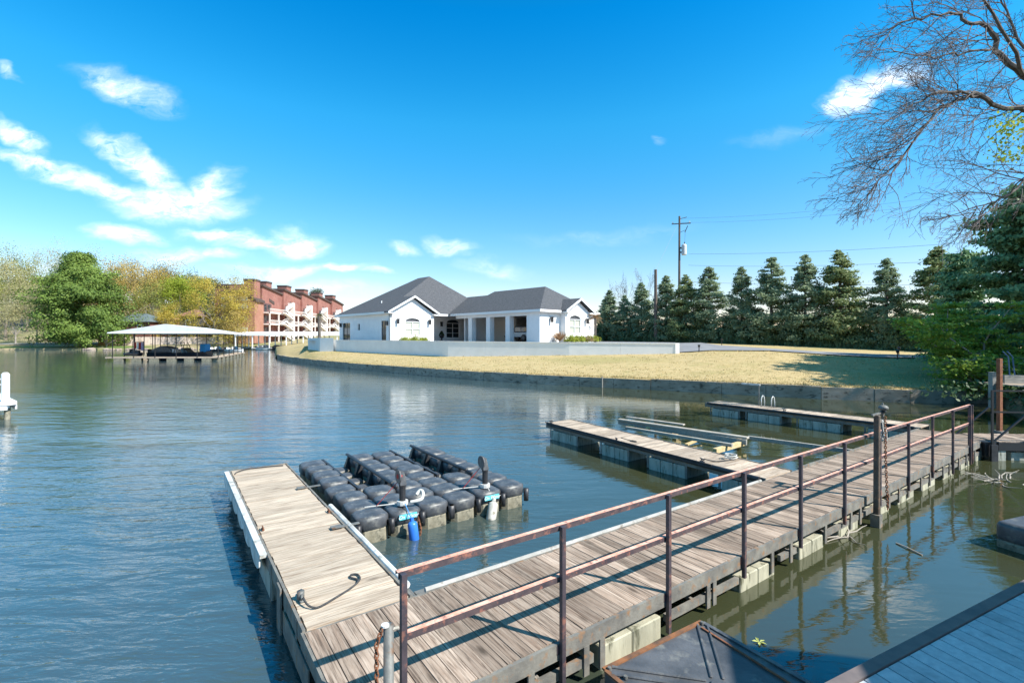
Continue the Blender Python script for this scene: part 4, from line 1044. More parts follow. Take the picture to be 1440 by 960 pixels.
# white garden wall along the terrace
wl = empty('garden_wall', (0,0,0), 0, 'long low white garden wall holding up the terrace in front of the house', 'wall')
tw = [(469,66.2,1.4,3.12),(480,65.0,1.4,3.10),(560,56.2,1.3,3.07),(630,50.0,1.25,3.02),(800,45.0,1.55,2.94),(950,42.0,1.85,2.88)]
mb = MB(); pts = [(P(a,Y),zb,zt) for a,Y,zb,zt in tw]
cap = MB()
for (a,zb0,zt0),(b_,zb1,zt1) in zip(pts, pts[1:]):
    L = (b_-a).length; k = max(1, round(L/4.0))
    for i in range(k):
        p0 = a.lerp(b_, i/k); p1 = a.lerp(b_, (i+1)/k); d = (p1-p0).normalized(); nn = Vector((-d.y,d.x,0))*.3; p1 = p1-d*.012
        z0, z1 = zt0+(zt1-zt0)*i/k, zt0+(zt1-zt0)*(i+1)/k; zb = min(zb0,zb1)-.2
        V = lambda p, z: Vector((p.x,p.y,z))
        mb.hexa([V(p0,zb),V(p1,zb),V(p1+nn,zb),V(p0+nn,zb),V(p0,z0),V(p1,z1),V(p1+nn,z1),V(p0+nn,z0)])
        o2 = nn.normalized()*-.04
        cap.hexa([V(p0+o2,z0),V(p1+o2,z1),V(p1+nn-o2,z1),V(p0+nn-o2,z0),V(p0+o2,z0+.07),V(p1+o2,z1+.07),V(p1+nn-o2,z1+.07),V(p0+nn-o2,z0+.07)])
mb.build('wall', M['white_wall'], wl); cap.build('coping', M['white_wall'], wl)
# end pier block at the left
q0 = P(450,66.6); q1 = P(469,65.6); q2 = P(433,73.5)
d1_ = (q1-q0); d2_ = (q2-q0)
def f(mb):
    a, b_, c_, d_ = q0, q1, q1+d2_, q0+d2_
    V = lambda p, z: Vector((p.x,p.y,z))
    mb.hexa([V(a,1),V(b_,1),V(c_,1),V(d_,1),V(a,3.44),V(b_,3.44),V(c_,3.44),V(d_,3.44)])
part('end_block', f, M['white_wall'], wl)
def f(mb):
    q = P(950,42.0); mb.box(q.x-.02,q.x+.33,q.y-.03,q.y+.36,1.7,2.965)
part('end_pier', f, M['white_wall'], wl)
# path lights on the lawn
for k, (px, Y, z, lb) in enumerate(((983,42.0,2.2,'small black path light by the end of the white garden wall'),(1015,52.5,2.75,'small black path light on the far side of the driveway, before the conifers'),(1262,34.6,1.93,'small black path light on the near edge of the driveway, at the tree shadow'),(1264,39.6,2.05,'small black path light across the driveway from the shaded one'))):
    e = empty('path_light', P(px,Y,z), 0, lb, 'path light', 'path lights along the driveway')
    part('stake', lambda mb: mb.tube([(0,0,-.1),(0,0,.42)], .04, 6), M['black_metal'], e)
    part('head', lambda mb: mb.lathe((0,0,.40), [(.05,0),(.09,.06),(.1,.16),(.14,.18),(.0,.24)], 10), M['black_metal'], e)
# thin marker pole at the sea wall
c = P(847,33.2)
tag(part('marker_pole', lambda mb: mb.tube([(c.x,c.y,-.6),(c.x,c.y,.75)], .035, 6), M['bark_pale'], None), 'thin pale pole standing in the water against the sea wall', 'pole')
# ================= vegetation =================
def cards_mesh(name, C, D1, D2, m):
    """kite-shaped leaf cards: centres C, half axes D1, D2 (N x 3)"""
    n = len(C); V = np.empty((n,4,3), np.float32)
    V[:,0] = C-D1; V[:,1] = C+D2; V[:,2] = C+D1; V[:,3] = C-D2
    me = bpy.data.meshes.new(name)
    me.vertices.add(n*4); me.vertices.foreach_set('co', V.reshape(-1))
    me.loops.add(n*4); me.loops.foreach_set('vertex_index', np.arange(n*4, dtype=np.int32))
    me.polygons.add(n); me.polygons.foreach_set('loop_start', np.arange(0, n*4, 4, dtype=np.int32)); me.polygons.foreach_set('loop_total', np.full(n, 4, np.int32))
    me.materials.append(m); me.update(); me.validate()
    return me
def link(name, me, parent=None):
    o = bpy.data.objects.new(name, me); COL.objects.link(o); o.parent = parent; return o
def rdirs(g, n):
    v = g.normal(size=(n,3)); return v/np.linalg.norm(v, axis=1)[:,None]
def ncards(g, C, size, aspect, N, jit=.6):
    n = len(C); N = N/(np.linalg.norm(N,axis=1)[:,None]+1e-9) + rdirs(g,n)*jit; N /= np.linalg.norm(N,axis=1)[:,None]
    a = np.cross(N, rdirs(g,n)); a /= (np.linalg.norm(a,axis=1)[:,None]+1e-9); b = np.cross(N, a)
    s = size*g.uniform(.6,1.35,size=(n,1)); return a*s*.5, b*s*.5*aspect
def rcards(g, C, size, aspect=.5, flat=0, dirs=None, dirw=0):
    n = len(C); a = rdirs(g, n)
    if dirs is not None: a = a*(1-dirw) + dirs*dirw; a /= np.linalg.norm(a, axis=1)[:,None]
    if flat: a[:,2] *= (1-flat); a /= np.linalg.norm(a, axis=1)[:,None]
    b = np.cross(a, rdirs(g, n)); 
    if flat: b[:,2] *= (1-flat)
    b /= (np.linalg.norm(b, axis=1)[:,None]+1e-9)
    s = size*g.uniform(.6,1.35,size=(n,1))
    return a*s*.5, b*s*.5*aspect

def conifer_meshes(seed, H=10.0, Rb=2.75, n=26000, size=.20, m=None, mt=None, dens_pow=.8, gappy=.45, top=1.0, prof=None):
    g = np.random.default_rng(seed); tk = MB()
    tk.tube([(0,0,-.3),(0.03,0,H*.5),(0,0,H*.92)], [.16,.10,.02], 7)
    Cs = []; Ds = []
    nb = 230
    hs = np.sort(g.uniform(.03, .985, nb)**1.0)
    for h in hs:
        pr = ((1-h)**.78+.01)*(.86+.14*math.sin(h*23+seed)) if prof is None else prof(h)
        L = Rb*pr*g.uniform(.80,1.12)+.05; az = g.uniform(0, 2*math.pi)
        rise = g.uniform(.10,.55)*(1-.5*h)
        d = np.array([math.cos(az), math.sin(az), rise]); p0 = np.array([0,0,h*H*.93])
        tk.tube([tuple(p0), tuple(p0+d*L*.55), tuple(p0+d*L*.95+np.array([0,0,.05*L]))], [.028,.015,.006], 3, cap=False)
        k = int(n/nb*(.35+L/Rb)*1.0)
        if g.random() < gappy*.35: k = int(k*.35)
        s = g.beta(3.6,1.1,size=(k,1)); spread = .08+.16*L*s*.55
        c = p0 + d*L*s + g.normal(size=(k,3))*spread*np.array([1,1,.55])
        c[:,2] -= .10*s[:,0]*L*.3
        Cs.append(c); Ds.append(np.repeat(d[None,:]/np.linalg.norm(d), k, 0))
    C = np.concatenate(Cs); Dr = np.concatenate(Ds)
    C[:,2] = np.clip(C[:,2], .05, H+.15); ok = np.hypot(C[:,0],C[:,1]) < Rb*1.14*np.clip(1-C[:,2]/(H*1.02),0,1)**.78+.02; C = C[ok]; Dr = Dr[ok]
    a, b = ncards(g, C, size, .55, Dr+np.array([0,0,.45]), .75)
    return tk, cards_mesh('crown', C, a, b, m or M['conifer'])
M['conifer'] = leafmat('blue_green_conifer_spray', (.15,.22,.12), (.44,.52,.32), .5, .5, .6)
M['conifer_w'] = leafmat('yellow_green_conifer_spray', (.14,.21,.08), (.46,.50,.24), .5, .5, .6)
M['hedge'] = leafmat('dark_hedge_leaf', (.05,.10,.05), (.15,.22,.10), .25, .5, .5)
# row of conifers along the hedge line
LA = P(855,74,0); LB = P(1318,47,0)
def on_line(px, off=0):
    r = (px-720)/F; A_, B_ = LA, LB; dx = B_.x-A_.x; dy = B_.y-A_.y
    tt = (r*A_.y-A_.x)/(dx-r*dy); n_ = Vector((dy,-dx)).normalized()
    return Vector((A_.x+dx*tt - n_.x*off, A_.y+dy*tt - n_.y*off, 0))
var = []
for k, (sd, mm, gp) in enumerate(((1,M['conifer'],.5),(2,M['conifer'],.6),(3,M['conifer_w'],.4))):
    tk, cm = conifer_meshes(sd, m=mm, gappy=gp)
    tkm = tk.build('trunk', M['bark']); tkme = tkm.data; bpy.data.objects.remove(tkm)
    var.append((tkme, cm))
row = [(834,416,1,'small blue green conifer, only its tip showing over the right end of the house'),
 (856,402,0,'slender conifer directly right of the white house'),
 (878,409,1,'short conifer in front of the bare trees, second right of the house'),
 (900,391,0,'pointed conifer just left of the short wooden pole'),
 (937,380,0,'narrow conifer standing between the short pole and the utility pole'),
 (966,379,2,'conifer directly right of the tall utility pole with the transformer'),
 (998,366,1,'full blunt conifer, second right of the utility pole'),
 (1045,367,0,'narrow conifer, third right of the utility pole'),
 (1086,351,1,'tall broad conifer, fourth right of the utility pole'),
 (1134,348,0,'tall narrow conifer, fifth right of the utility pole'),
 (1180,341,2,'tall yellow tinged conifer, sixth right of the utility pole'),
 (1246,353,0,'conifer with sky on both sides, seventh right of the utility pole'),
 (1318,335,2,'tallest conifer of the row, at its right end beside the dark cedar')]
rg = random.Random(21)
def zground(Y, px): return interp(row3, px)[1]
for i, (px, ty, v, lb) in enumerate(row):
    q = on_line(px, 3 if px < 850 else rg.uniform(-.6,.6)); zg = zground(q.y, px)
    Ht = ZY(ty, q.y)-zg; s = Ht/10.0; ws = {0:1.16,1:1.32,2:1.38}[v]*s
    if px < 950: ws = s*1.25
    e = empty('conifer', (q.x,q.y,zg), rg.uniform(0,6), lb, 'tree', 'row of conifers behind the driveway')
    e.scale = (ws, ws, s)
    link('trunk', var[v][0], e); link('crown', var[v][1], e)
# low dense evergreen bushes filling the foot of the row
def bush_mesh(seed, n, size, m, rad=(1,1,1), flat=0):
    g = np.random.default_rng(seed); d = rdirs(g, n); r = g.beta(3,1.1,size=(n,1)); lump = 1+.25*np.sin(d[:,:1]*5+seed)*np.cos(d[:,1:2]*6+seed*2)
    C = d*r*lump*np.array(rad); C[:,2] = np.abs(C[:,2]) if True else C[:,2]
    a, b = ncards(g, C, size, .7, d*np.array([1,1,1.0])+np.array([0,0,.2]), .6)
    return cards_mesh('foliage', C, a, b, m)
bm_ = [bush_mesh(40+k, 2600, .17, M['hedge'], (1.0,1.0,1.15)) for k in range(3)]
def stem_me(n, h, r, m, sd, spread=.5):
    rr = random.Random(sd); mb = MB()
    for k in range(n):
        a = rr.uniform(0,6.28); mb.tube([(0,0,-.1),(math.cos(a)*spread*.4,math.sin(a)*spread*.4,h*.5),(math.cos(a)*spread,math.sin(a)*spread,h)], [r,r*.7,r*.3], 4)
    o = mb.build('stem', m); me = o.data; bpy.data.objects.remove(o); return me
sm_ = stem_me(5, .9, .03, M['bark'], 1)
k = 0
px = 850.0
hedge_pos = []
while px < 1345:
    q = on_line(px, rg.uniform(-1.4,-.4)); hedge_pos.append((px, q)); px += 15.5+ (px-850)*.012
for i, (px, q) in enumerate(hedge_pos):
    zg = zground(q.y, px); hh = rg.uniform(2.3,3.4)*(1.0 if px > 900 else .9)
    nb_ = min(row, key=lambda r: abs(r[0]-px))[0]
    e = empty('evergreen_bush', (q.x,q.y,zg-.1), rg.uniform(0,6), 'low dark evergreen bush filling the hedge line under the row of conifers', 'bush', 'bushes filling the hedge line')
    e.scale = (1.25,1.25,hh/1.3)
    link('stem', sm_, e); link('foliage', bm_[i % 3], e)

# bushes at the house
M['lime'] = leafmat('lime_green_shrub', (.20,.26,.03), (.42,.44,.06), .35, .5, 1.2)
M['lime_red'] = leafmat('mixed_bronze_shrub', (.20,.24,.05), (.34,.20,.12), .35, .5, 1.2)
me_l = [bush_mesh(60+k, 900, .16, M['lime'], (1,1,.9)) for k in range(2)]; me_r = bush_mesh(63, 800, .16, M['lime_red'], (1,1,.85))
for i, (q_, p_, m_, s, lb) in enumerate((
  (-6.9,12.9,me_l[0],.75,'lime green shrub, leftmost of the three under the left gable window'),(-5.7,12.8,me_l[1],.85,'lime green shrub, middle one of the three under the left gable window'),(-4.5,12.9,me_l[0],.7,'lime green shrub, rightmost of the three under the left gable window'),
  (3.3,-1.3,me_l[1],.95,'lime green shrub at the left corner of the right gable'),(4.5,-1.4,me_l[0],.95,'lime green shrub under the right gable window'),(5.9,-1.4,me_r,.9,'bronze tinted shrub between the lime shrubs at the right gable'),(7.1,-1.2,me_l[1],.95,'lime green shrub by the small palm at the right end of the house'))):
    e = empty('shrub', hw(q_,p_,-.05), i*1.3, lb, 'shrub', 'shrubs along the house front'); e.scale = (s,s,s)
    link('stem', sm_, e).scale = (.6,.6,.6); link('foliage', m_, e)
M['dry'] = leafmat('dry_brown_frond', (.30,.17,.09), (.48,.32,.18), .2, .7, 1)
def grass_clump(loc, label, s=1):
    g = np.random.default_rng(5); n = 160; C = np.zeros((n,3)); d = rdirs(g, n); d[:,2] = np.abs(d[:,2])+.6; d /= np.linalg.norm(d,axis=1)[:,None]
    C = d*.55; b = np.cross(d, rdirs(g,n))*.03
    e = link('leaves', cards_mesh('leaves', C, d*.55, b, M['dry'])); e.name = 'ornamental_grass'; e.location = loc; e.scale = (s,s,s)
    return tag(e, label, 'ornamental grass')
grass_clump(hw(2.2,-.7,0), 'dry reddish ornamental grass against the right end wall of the carport', 1.2)
def palm(loc, H, r, label, m_, nf=16, fl=1.1):
    e = empty('palm_tree', loc, 0, label, 'palm tree')
    part('trunk', lambda mb: mb.tube([(0,0,-.2),(.03,0,H*.5),(0,0,H)], [r*1.2,r,r*1.25], 9), M['bark'], e)
    g = np.random.default_rng(int(H*10)); Cs=[];A=[];B=[]
    for k in range(nf):
        az = 2*math.pi*k/nf+g.uniform(-.2,.2); up = g.uniform(-.5,.9)
        d = np.array([math.cos(az),math.sin(az),up]); d/=np.linalg.norm(d)
        for j in range(9):
            s = (j+1)/9*fl; c = np.array([0,0,H])+d*s+np.array([0,0,-.5*s*s]); 
            for sd in (-1,1):
                sv2 = np.cross(d,[0,0,1])*sd*.28+d*.12; Cs.append(c+sv2*.5); A.append(sv2*.6); B.append(np.array([0,0,.03])+d*.035)
    link('fronds', cards_mesh('fronds', np.array(Cs), np.array(A), np.array(B), m_), e)
    return e
palm(hw(7.9,-.9,0), 3.1, .13, 'small dry palm at the right end of the house', M['dry'], 14, .9)
palm(P(449,95,1.3), ZY(443,95)-1.3, .28, 'palm tree standing left of the house before the brick apartments', leafmat('olive_palm_frond',(.10,.10,.03),(.22,.19,.07)), 16, 2.0)

# ---------- branching trees ----------
def grow(tk, ends, g, p, d, L, r, lvl, maxl, droop=0.0, spread=.6, kids=3, nseg=4, wob=.18, sides=5, minr=.006):
    pts = [p.copy()]; rad = [r]; dd = d.copy()
    for i in range(nseg):
        dd = dd + g.normal(size=3)*wob + np.array([0,0,-droop])
        dd /= np.linalg.norm(dd); p = p + dd*L/nseg; pts.append(p.copy()); rad.append(max(minr, r*(1-.65*(i+1)/nseg)))
    tk.tube([tuple(q) for q in pts], rad, max(3, sides-lvl), cap=False)
    if lvl >= maxl:
        ends.append((pts[-1], dd)); ends.append((pts[-2], dd)); return
    for k in range(kids):
        f = .35+.65*(k+1)/kids if k < kids-1 else 1.0
        i = min(nseg-1, int(f*nseg)); fr = f*nseg-i
        q = pts[i]*(1-fr)+pts[min(i+1,nseg)]*fr if i < nseg else pts[-1]
        ax = rdirs(g,1)[0]; nd = dd*.9+ax*spread; nd /= np.linalg.norm(nd)
        grow(tk, ends, g, q, nd, L*g.uniform(.6,.85), max(minr, r*(1-.5*f)*.62), lvl+1, maxl, droop, spread, kids, nseg, wob, sides, minr)
def tree(label, loc, H, Wd, seed, leafm, nleaf, lsize, bark='bark_far', trunkh=.22, maxl=4, group=None, name='broadleaf_tree', clump=.9, droop=0.0, kids=3, trunkr=None, flat=0, fillz=1.0, minr=.006):
    g = np.random.default_rng(seed); tk = MB(); ends = []
    r0 = trunkr or H*.022; th = H*trunkh
    tk.tube([(0,0,-1),(0,0,th*.5),(0,0,th)], [r0*1.3,r0,r0*.9], 8)
    nm = 6
    for k in range(nm):
        az = 2*math.pi*k/nm+g.uniform(-.4,.4); el = g.uniform(.5,1.5) if k else 6
        d = np.array([math.cos(az),math.sin(az),el]); d /= np.linalg.norm(d)
        grow(tk, ends, g, np.array([0,0,th*(g.uniform(.6,1.0))]), d, H*.36, r0*.6, 1, maxl, droop, .62, kids, minr=minr)
    E = np.array([e[0] for e in ends])
    # fit to the wanted envelope
    zmx = E[:,2].max(); rm = np.percentile(np.hypot(E[:,0],E[:,1]), 96)
    sz = H*.96/zmx; sr = (Wd/2)/rm
    S_ = np.array([sr,sr,sz]); E = E*S_
    tk.v = [(v[0]*sr, v[1]*sr, v[2]*sz if v[2] > 0 else v[2]) for v in tk.v]
    e = empty(name, loc, 0, label, 'tree', group)
    tk.build('trunk', M[bark], e)
    if nleaf:
        idx = g.integers(0, len(E), nleaf); cl = clump*H/20; cl = cl*min(1, Wd/H*1.6)
        C = E[idx] + g.normal(size=(nleaf,3))*cl*np.array([1,1,.7*fillz])
        a, b = ncards(g, C, lsize, .7, (C-E[idx])*.8/cl + (C-np.array([0,0,H*.5]))/(Wd*.5)*.7, .6)
        link('crown', cards_mesh('crown', C, a, b, leafm), e)
    return e
M['lf_pine'] = leafmat('bright_pine_needles', (.07,.135,.03), (.26,.36,.07), .3, .6, .10)
M['lf_yel'] = leafmat('fresh_yellow_green_leaf', (.24,.31,.03), (.46,.52,.06), .4, .6, .12)
M['lf_tan'] = leafmat('tan_bronze_young_leaf', (.34,.25,.07), (.56,.42,.13), .35, .6, .10)
M['lf_org'] = leafmat('golden_young_leaf', (.40,.31,.05), (.62,.50,.10), .4, .6, .10)
M['lf_olv'] = leafmat('olive_young_leaf', (.20,.24,.05), (.42,.42,.12), .35, .6, .10)
M['lf_dk'] = leafmat('dark_evergreen_crown', (.022,.045,.020), (.07,.11,.045), .25, .6, .10)
M['lf_gry'] = leafmat('faint_budding_twigs', (.30,.28,.15), (.50,.47,.22), .3, .6, .10)
def fz(x, y): return far_z(x, max(0, y-far_y0(x)))
def ft(label, px, Y, topy, wpx, seed, lm, nleaf, ls, **k):
    nleaf = int(nleaf*2.0); ls *= .68
    q = P(px, Y); z = max(.4, fz(q.x, q.y))-.3; H = ZY(topy, Y)-z
    return tree(label, (q.x,q.y,z), H, wpx/F*Y, seed, lm, nleaf, ls, **k)
g1 = 'trees on the far left shore'
# second row and front row, left to right
ft('pale bare tree with budding crown at the left edge of the far shore', 8,172,352,110,101,M['lf_gry'],8200,.5,maxl=4,group=g1,clump=1.0)
ft('yellow green topped tree between the left edge and the big pine', 38,188,343,80,102,M['lf_olv'],5200,.6,maxl=4,group=g1,clump=1.0)
ft('sparse grey twiggy tree right behind the left side of the big pine', 72,205,334,95,103,M['lf_gry'],5000,.42,maxl=4,group=g1)
ft('thin crowned grey tree showing above the top of the big pine', 128,215,336,90,104,M['lf_gry'],1700,.5,maxl=4,group=g1)
ft('small budding tree on the lawn near the left edge', 22,158,405,60,105,M['lf_gry'],2600,.45,maxl=4,bark='bark_pale',group=g1)
ft('brown twiggy tree on the lawn at the left foot of the big pine', 52,160,395,55,125,M['lf_gry'],2200,.45,maxl=4,group=g1)
ft('bronze leaved tree right of the big pine', 178,182,362,105,106,M['lf_tan'],9000,.62,group=g1,clump=1.1)
ft('bronze tree with dark limbs, tallest of the ones above the covered dock', 212,196,360,90,107,M['lf_tan'],7000,.6,group=g1,clump=1.1)
ft('dark green round crowned tree behind the bronze trees', 243,225,369,75,108,M['lf_dk'],9000,.7,group=g1,clump=1.3)
ft('olive tree with a pale trunk behind the covered dock roof', 216,170,392,62,109,M['lf_olv'],5200,.5,bark='bark_pale',group=g1)
ft('vivid yellow green tree in the middle of the far shore', 258,178,387,62,110,M['lf_yel'],8000,.55,group=g1,clump=1.1)
ft('thin bare grey tree poking above the golden tree', 322,200,372,80,111,M['lf_gry'],900,.45,group=g1)
ft('dark topped evergreen behind the golden tree', 300,215,390,70,112,M['lf_dk'],6000,.7,group=g1,clump=1.2)
ft('golden leaved tree in front of the left part of the brick apartments', 305,154,384,96,113,M['lf_org'],9500,.5,group=g1,clump=1.0)
ft('loose golden tree touching the first chimney of the brick apartments', 334,153,398,60,114,M['lf_tan'],5200,.45,group=g1,clump=.9)
ft('yellow bush tree between covered dock and vivid green tree', 238,165,425,40,115,M['lf_org'],3000,.45,group=g1)
ft('dark green conifer behind the rear chimneys of the brick apartments', 441,260,403,26,116,M['lf_dk'],5200,.8,group=g1,clump=1.3)
# backing woods
def woods(label, x0, x1, y0, y1, n, seed, mats_h):
    g = np.random.default_rng(seed); C = []; NN = []
    xs_ = g.uniform(x0, x1, n); ys_ = g.uniform(y0, y1, n)
    for x, y in zip(xs_, ys_):
        z = fz(x, y); H = g.uniform(*mats_h); k = 1500
        d = rdirs(g, k); r = g.beta(3,1.2,size=(k,1)); c = d*r*np.array([5.0,5.0,H*.36])+np.array([x,y,z+H*.62]); C.append(c); NN.append(d)
    C = np.concatenate(C); a, b = ncards(g, C, .62, .7, np.concatenate(NN), .6)
    return tag(link('woods', cards_mesh('woods', C, a, b, M['lf_woods'])), label, 'woods', kind='stuff')
M['lf_woods'] = leafmat('mixed_spring_woods', (.16,.18,.05), (.38,.36,.12), .3, .6, .06)
woods('mixed spring woods on the hill behind the far shore', -330, -150, 215, 290, 60, 7, (13,18))
# the big pine: layered pads of foliage
def pine(label, loc, H, Wd, seed):
    g = np.random.default_rng(seed); tk = MB(); e = empty('pine_tree', loc, 0, label, 'tree')
    tk.tube([(0,0,-1),(.4,0,H*.4),(0,0,H*.95)], [H*.022,H*.016,.06], 8)
    Cs = []; Ns = []
    for k in range(190):
        h = g.uniform(.04,1)**.85; pr = math.sin(math.pi*min(1,(h*.86+.16)))**.55*(1 if h < .7 else (1.02-h)/.32*.9+.1)
        L = Wd/2*pr*g.uniform(.45,1.05); az = g.uniform(0,6.283); d = np.array([math.cos(az),math.sin(az),g.uniform(-.05,.25)])
        p0 = np.array([0,0,h*H*.95]); tip = p0+d*L
        tk.tube([tuple(p0),tuple(p0+d*L*.5+np.array([0,0,.2])),tuple(tip)], [.16,.10,.04], 4, cap=False)
        for j in range(5):
            s = .30+.7*(j+g.random())/5; c0 = p0+d*L*s+g.normal(size=3)*np.array([1.1,1.1,.3])*H/30; n = int(100)
            o_ = g.normal(size=(n,3)); Cs.append(c0+o_*np.array([1.1,1.1,.72])*H/30*(.6+.5*s)); Ns.append(o_*.7+d*.8+np.array([0,0,.5]))
    C = np.concatenate(Cs); a, b = ncards(g, C, .55, .6, np.concatenate(Ns), .5)
    tk.build('trunk', M['bark_far'], e); link('crown', cards_mesh('crown', C, a, b, M['lf_pine']), e)
    return e
q = P(112,148); pine('big bright green pine at the waterline left of the covered dock', (q.x,q.y,.3), ZY(352,148)-.3, 148/F*128, 31)
q = P(150,146); tree('bushy green tree leaning over the rocks at the right foot of the big pine', (q.x,q.y,.4), 11, 11, 32, M['lf_pine'], 4500, .5, group=g1, clump=1.6, trunkh=.1)

# bare trees behind the conifers, near the house
for px, ty, sd, wpx, lb in ((873,377,51,62,'leafless tree behind the hedge, the one nearer the house'),(908,372,52,56,'leafless tree behind the hedge, left of the short wooden pole')):
    q = P(px, 82); z = 2.8
    tree(lb, (q.x,q.y,z), ZY(ty,82)-z, wpx/F*82, sd, None, 0, .3, maxl=5, name='bare_tree', trunkh=.12, trunkr=.16, kids=3, minr=.022, bark='bark', group='leafless trees behind the hedge')

# ---------- right side: dark cedar, light maple, big bare tree ----------
M['cedar'] = leafmat('blue_green_cedar', (.085,.18,.08), (.28,.44,.20), .2, .5, .35)
def cedar(label, loc, H, Wd, seed, n=15000, size=.26, lean=0):
    g = np.random.default_rng(seed); tk = MB(); e = empty('cedar_tree', loc, 0, label, 'tree')
    tk.tube([(0,0,-1),(.1,0,H*.5),(0,0,H*.96)], [.28,.18,.03], 8); Cs=[]; Ds=[]
    nb = 210
    for k in range(nb):
        h = (k+g.random())/nb; pr = (1-h)**.42*(.82+.18*math.sin(h*9)); L = Wd/2*pr*g.uniform(.6,1.1)+.2; az = g.uniform(0,6.283)
        d = np.array([math.cos(az),math.sin(az),g.uniform(-.1,.3)]); p0 = np.array([0,0,.3+h*H*.96])
        tk.tube([tuple(p0),tuple(p0+d*L*.5),tuple(p0+d*L)], [.06,.035,.01], 4, cap=False)
        ns = int(5+L*2.2)
        for j in range(ns):
            s = .25+.75*(j+g.random())/ns; side = np.cross(d,[0,0,1])*g.uniform(-.6,.6)*L*.4*s
            c0 = p0+d*L*s+side; m = int(n/nb/ns*1.0)+1
            dv = d+side*.6; dv = dv/np.linalg.norm(dv)
            t_ = g.uniform(-.6,.6,size=(m,1)); Cs.append(c0+dv*t_+g.normal(size=(m,3))*np.array([.17,.17,.09])); Ds.append(np.repeat(dv[None],m,0))
    C = np.concatenate(Cs); D_ = np.concatenate(Ds); a, b = ncards(g, C, size, .5, D_+np.array([0,0,.5]), .8)
    tk.build('trunk', M['bark'], e); link('crown', cards_mesh('crown', C, a, b, M['cedar']), e); return e
cedar('large dark blue green cedar on the bank at the right edge', (33.3,30.5,1.3), 11.8, 12.0, 61, 60000, .30)
cedar('dark cedar behind the pale maple, between the conifer row and the big cedar', (33.6,36.0,1.4), 8.2, 5.0, 62, 24000, .3)
tree('tall high crowned dark tree right of the picture that shades the lawn', (37.0,21.2,1.5), 19.0, 8.0, 63, M['lf_dk'], 17000, .6, trunkh=.64, clump=1.3, bark='bark')
cedar('dense cedar right of the picture near the bank', (30.0,14.5,1.5), 9, 8, 64, 9000, .45)
M['maple'] = leafmat('light_green_maple_leaf', (.13,.24,.03), (.44,.56,.10), .4, .5, .8)
def maple(label, loc, H, Wd, seed, n):
    g = np.random.default_rng(seed); tk = MB(); e = empty('maple_tree', loc, 0, label, 'tree')
    Cs = []
    for k in range(9):
        az = g.uniform(0,6.283); p = np.zeros(3)+g.normal(size=3)*np.array([.3,.3,0]); d = np.array([math.cos(az)*.8,math.sin(az)*.8,1.1]); d/=np.linalg.norm(d)
        pts=[p.copy()]
        for i in range(6):
            d = d+g.normal(size=3)*.15; d/=np.linalg.norm(d); p = p+d*H/6*g.uniform(.8,1.15); p[0] = np.clip(p[0],-Wd/2,Wd/2); pts.append(p.copy())
        tk.tube([tuple(q) for q in pts], [.09,.075,.06,.045,.035,.025,.012], 5, cap=False)
        for i in range(1,7):
            for j in range(5):
                a2 = g.uniform(0,6.283); dd = np.array([math.cos(a2),math.sin(a2),g.uniform(-.15,.35)]); L = g.uniform(.8,1.7)*(1.15-.1*i)
                q = pts[i]; tk.tube([tuple(q),tuple(q+dd*L*.5+[0,0,.08]),tuple(q+dd*L)], [.022,.014,.006], 3, cap=False)
                m = int(n/(9*30)); s = g.uniform(.3,1.1,size=(m,1)); Cs.append(q+dd*L*s+g.normal(size=(m,3))*np.array([.26,.26,.06]))
    C = np.concatenate(Cs); C = C[C[:,2] > .1]; a, b = rcards(g, C, .17, .7, .55)
    tk.build('trunk', M['bark_pale'], e); link('crown', cards_mesh('crown', C, a, b, M['maple']), e); return e
maple('light green leaved small maple with pale stems overhanging the sea wall', (26.2,26.6,.7), 5.2, 6.6, 71, 24000)
maple('darker leaved bush under the maple at the corner of the sea wall', (24.6,24.9,.4), 2.2, 4, 72, 6000)

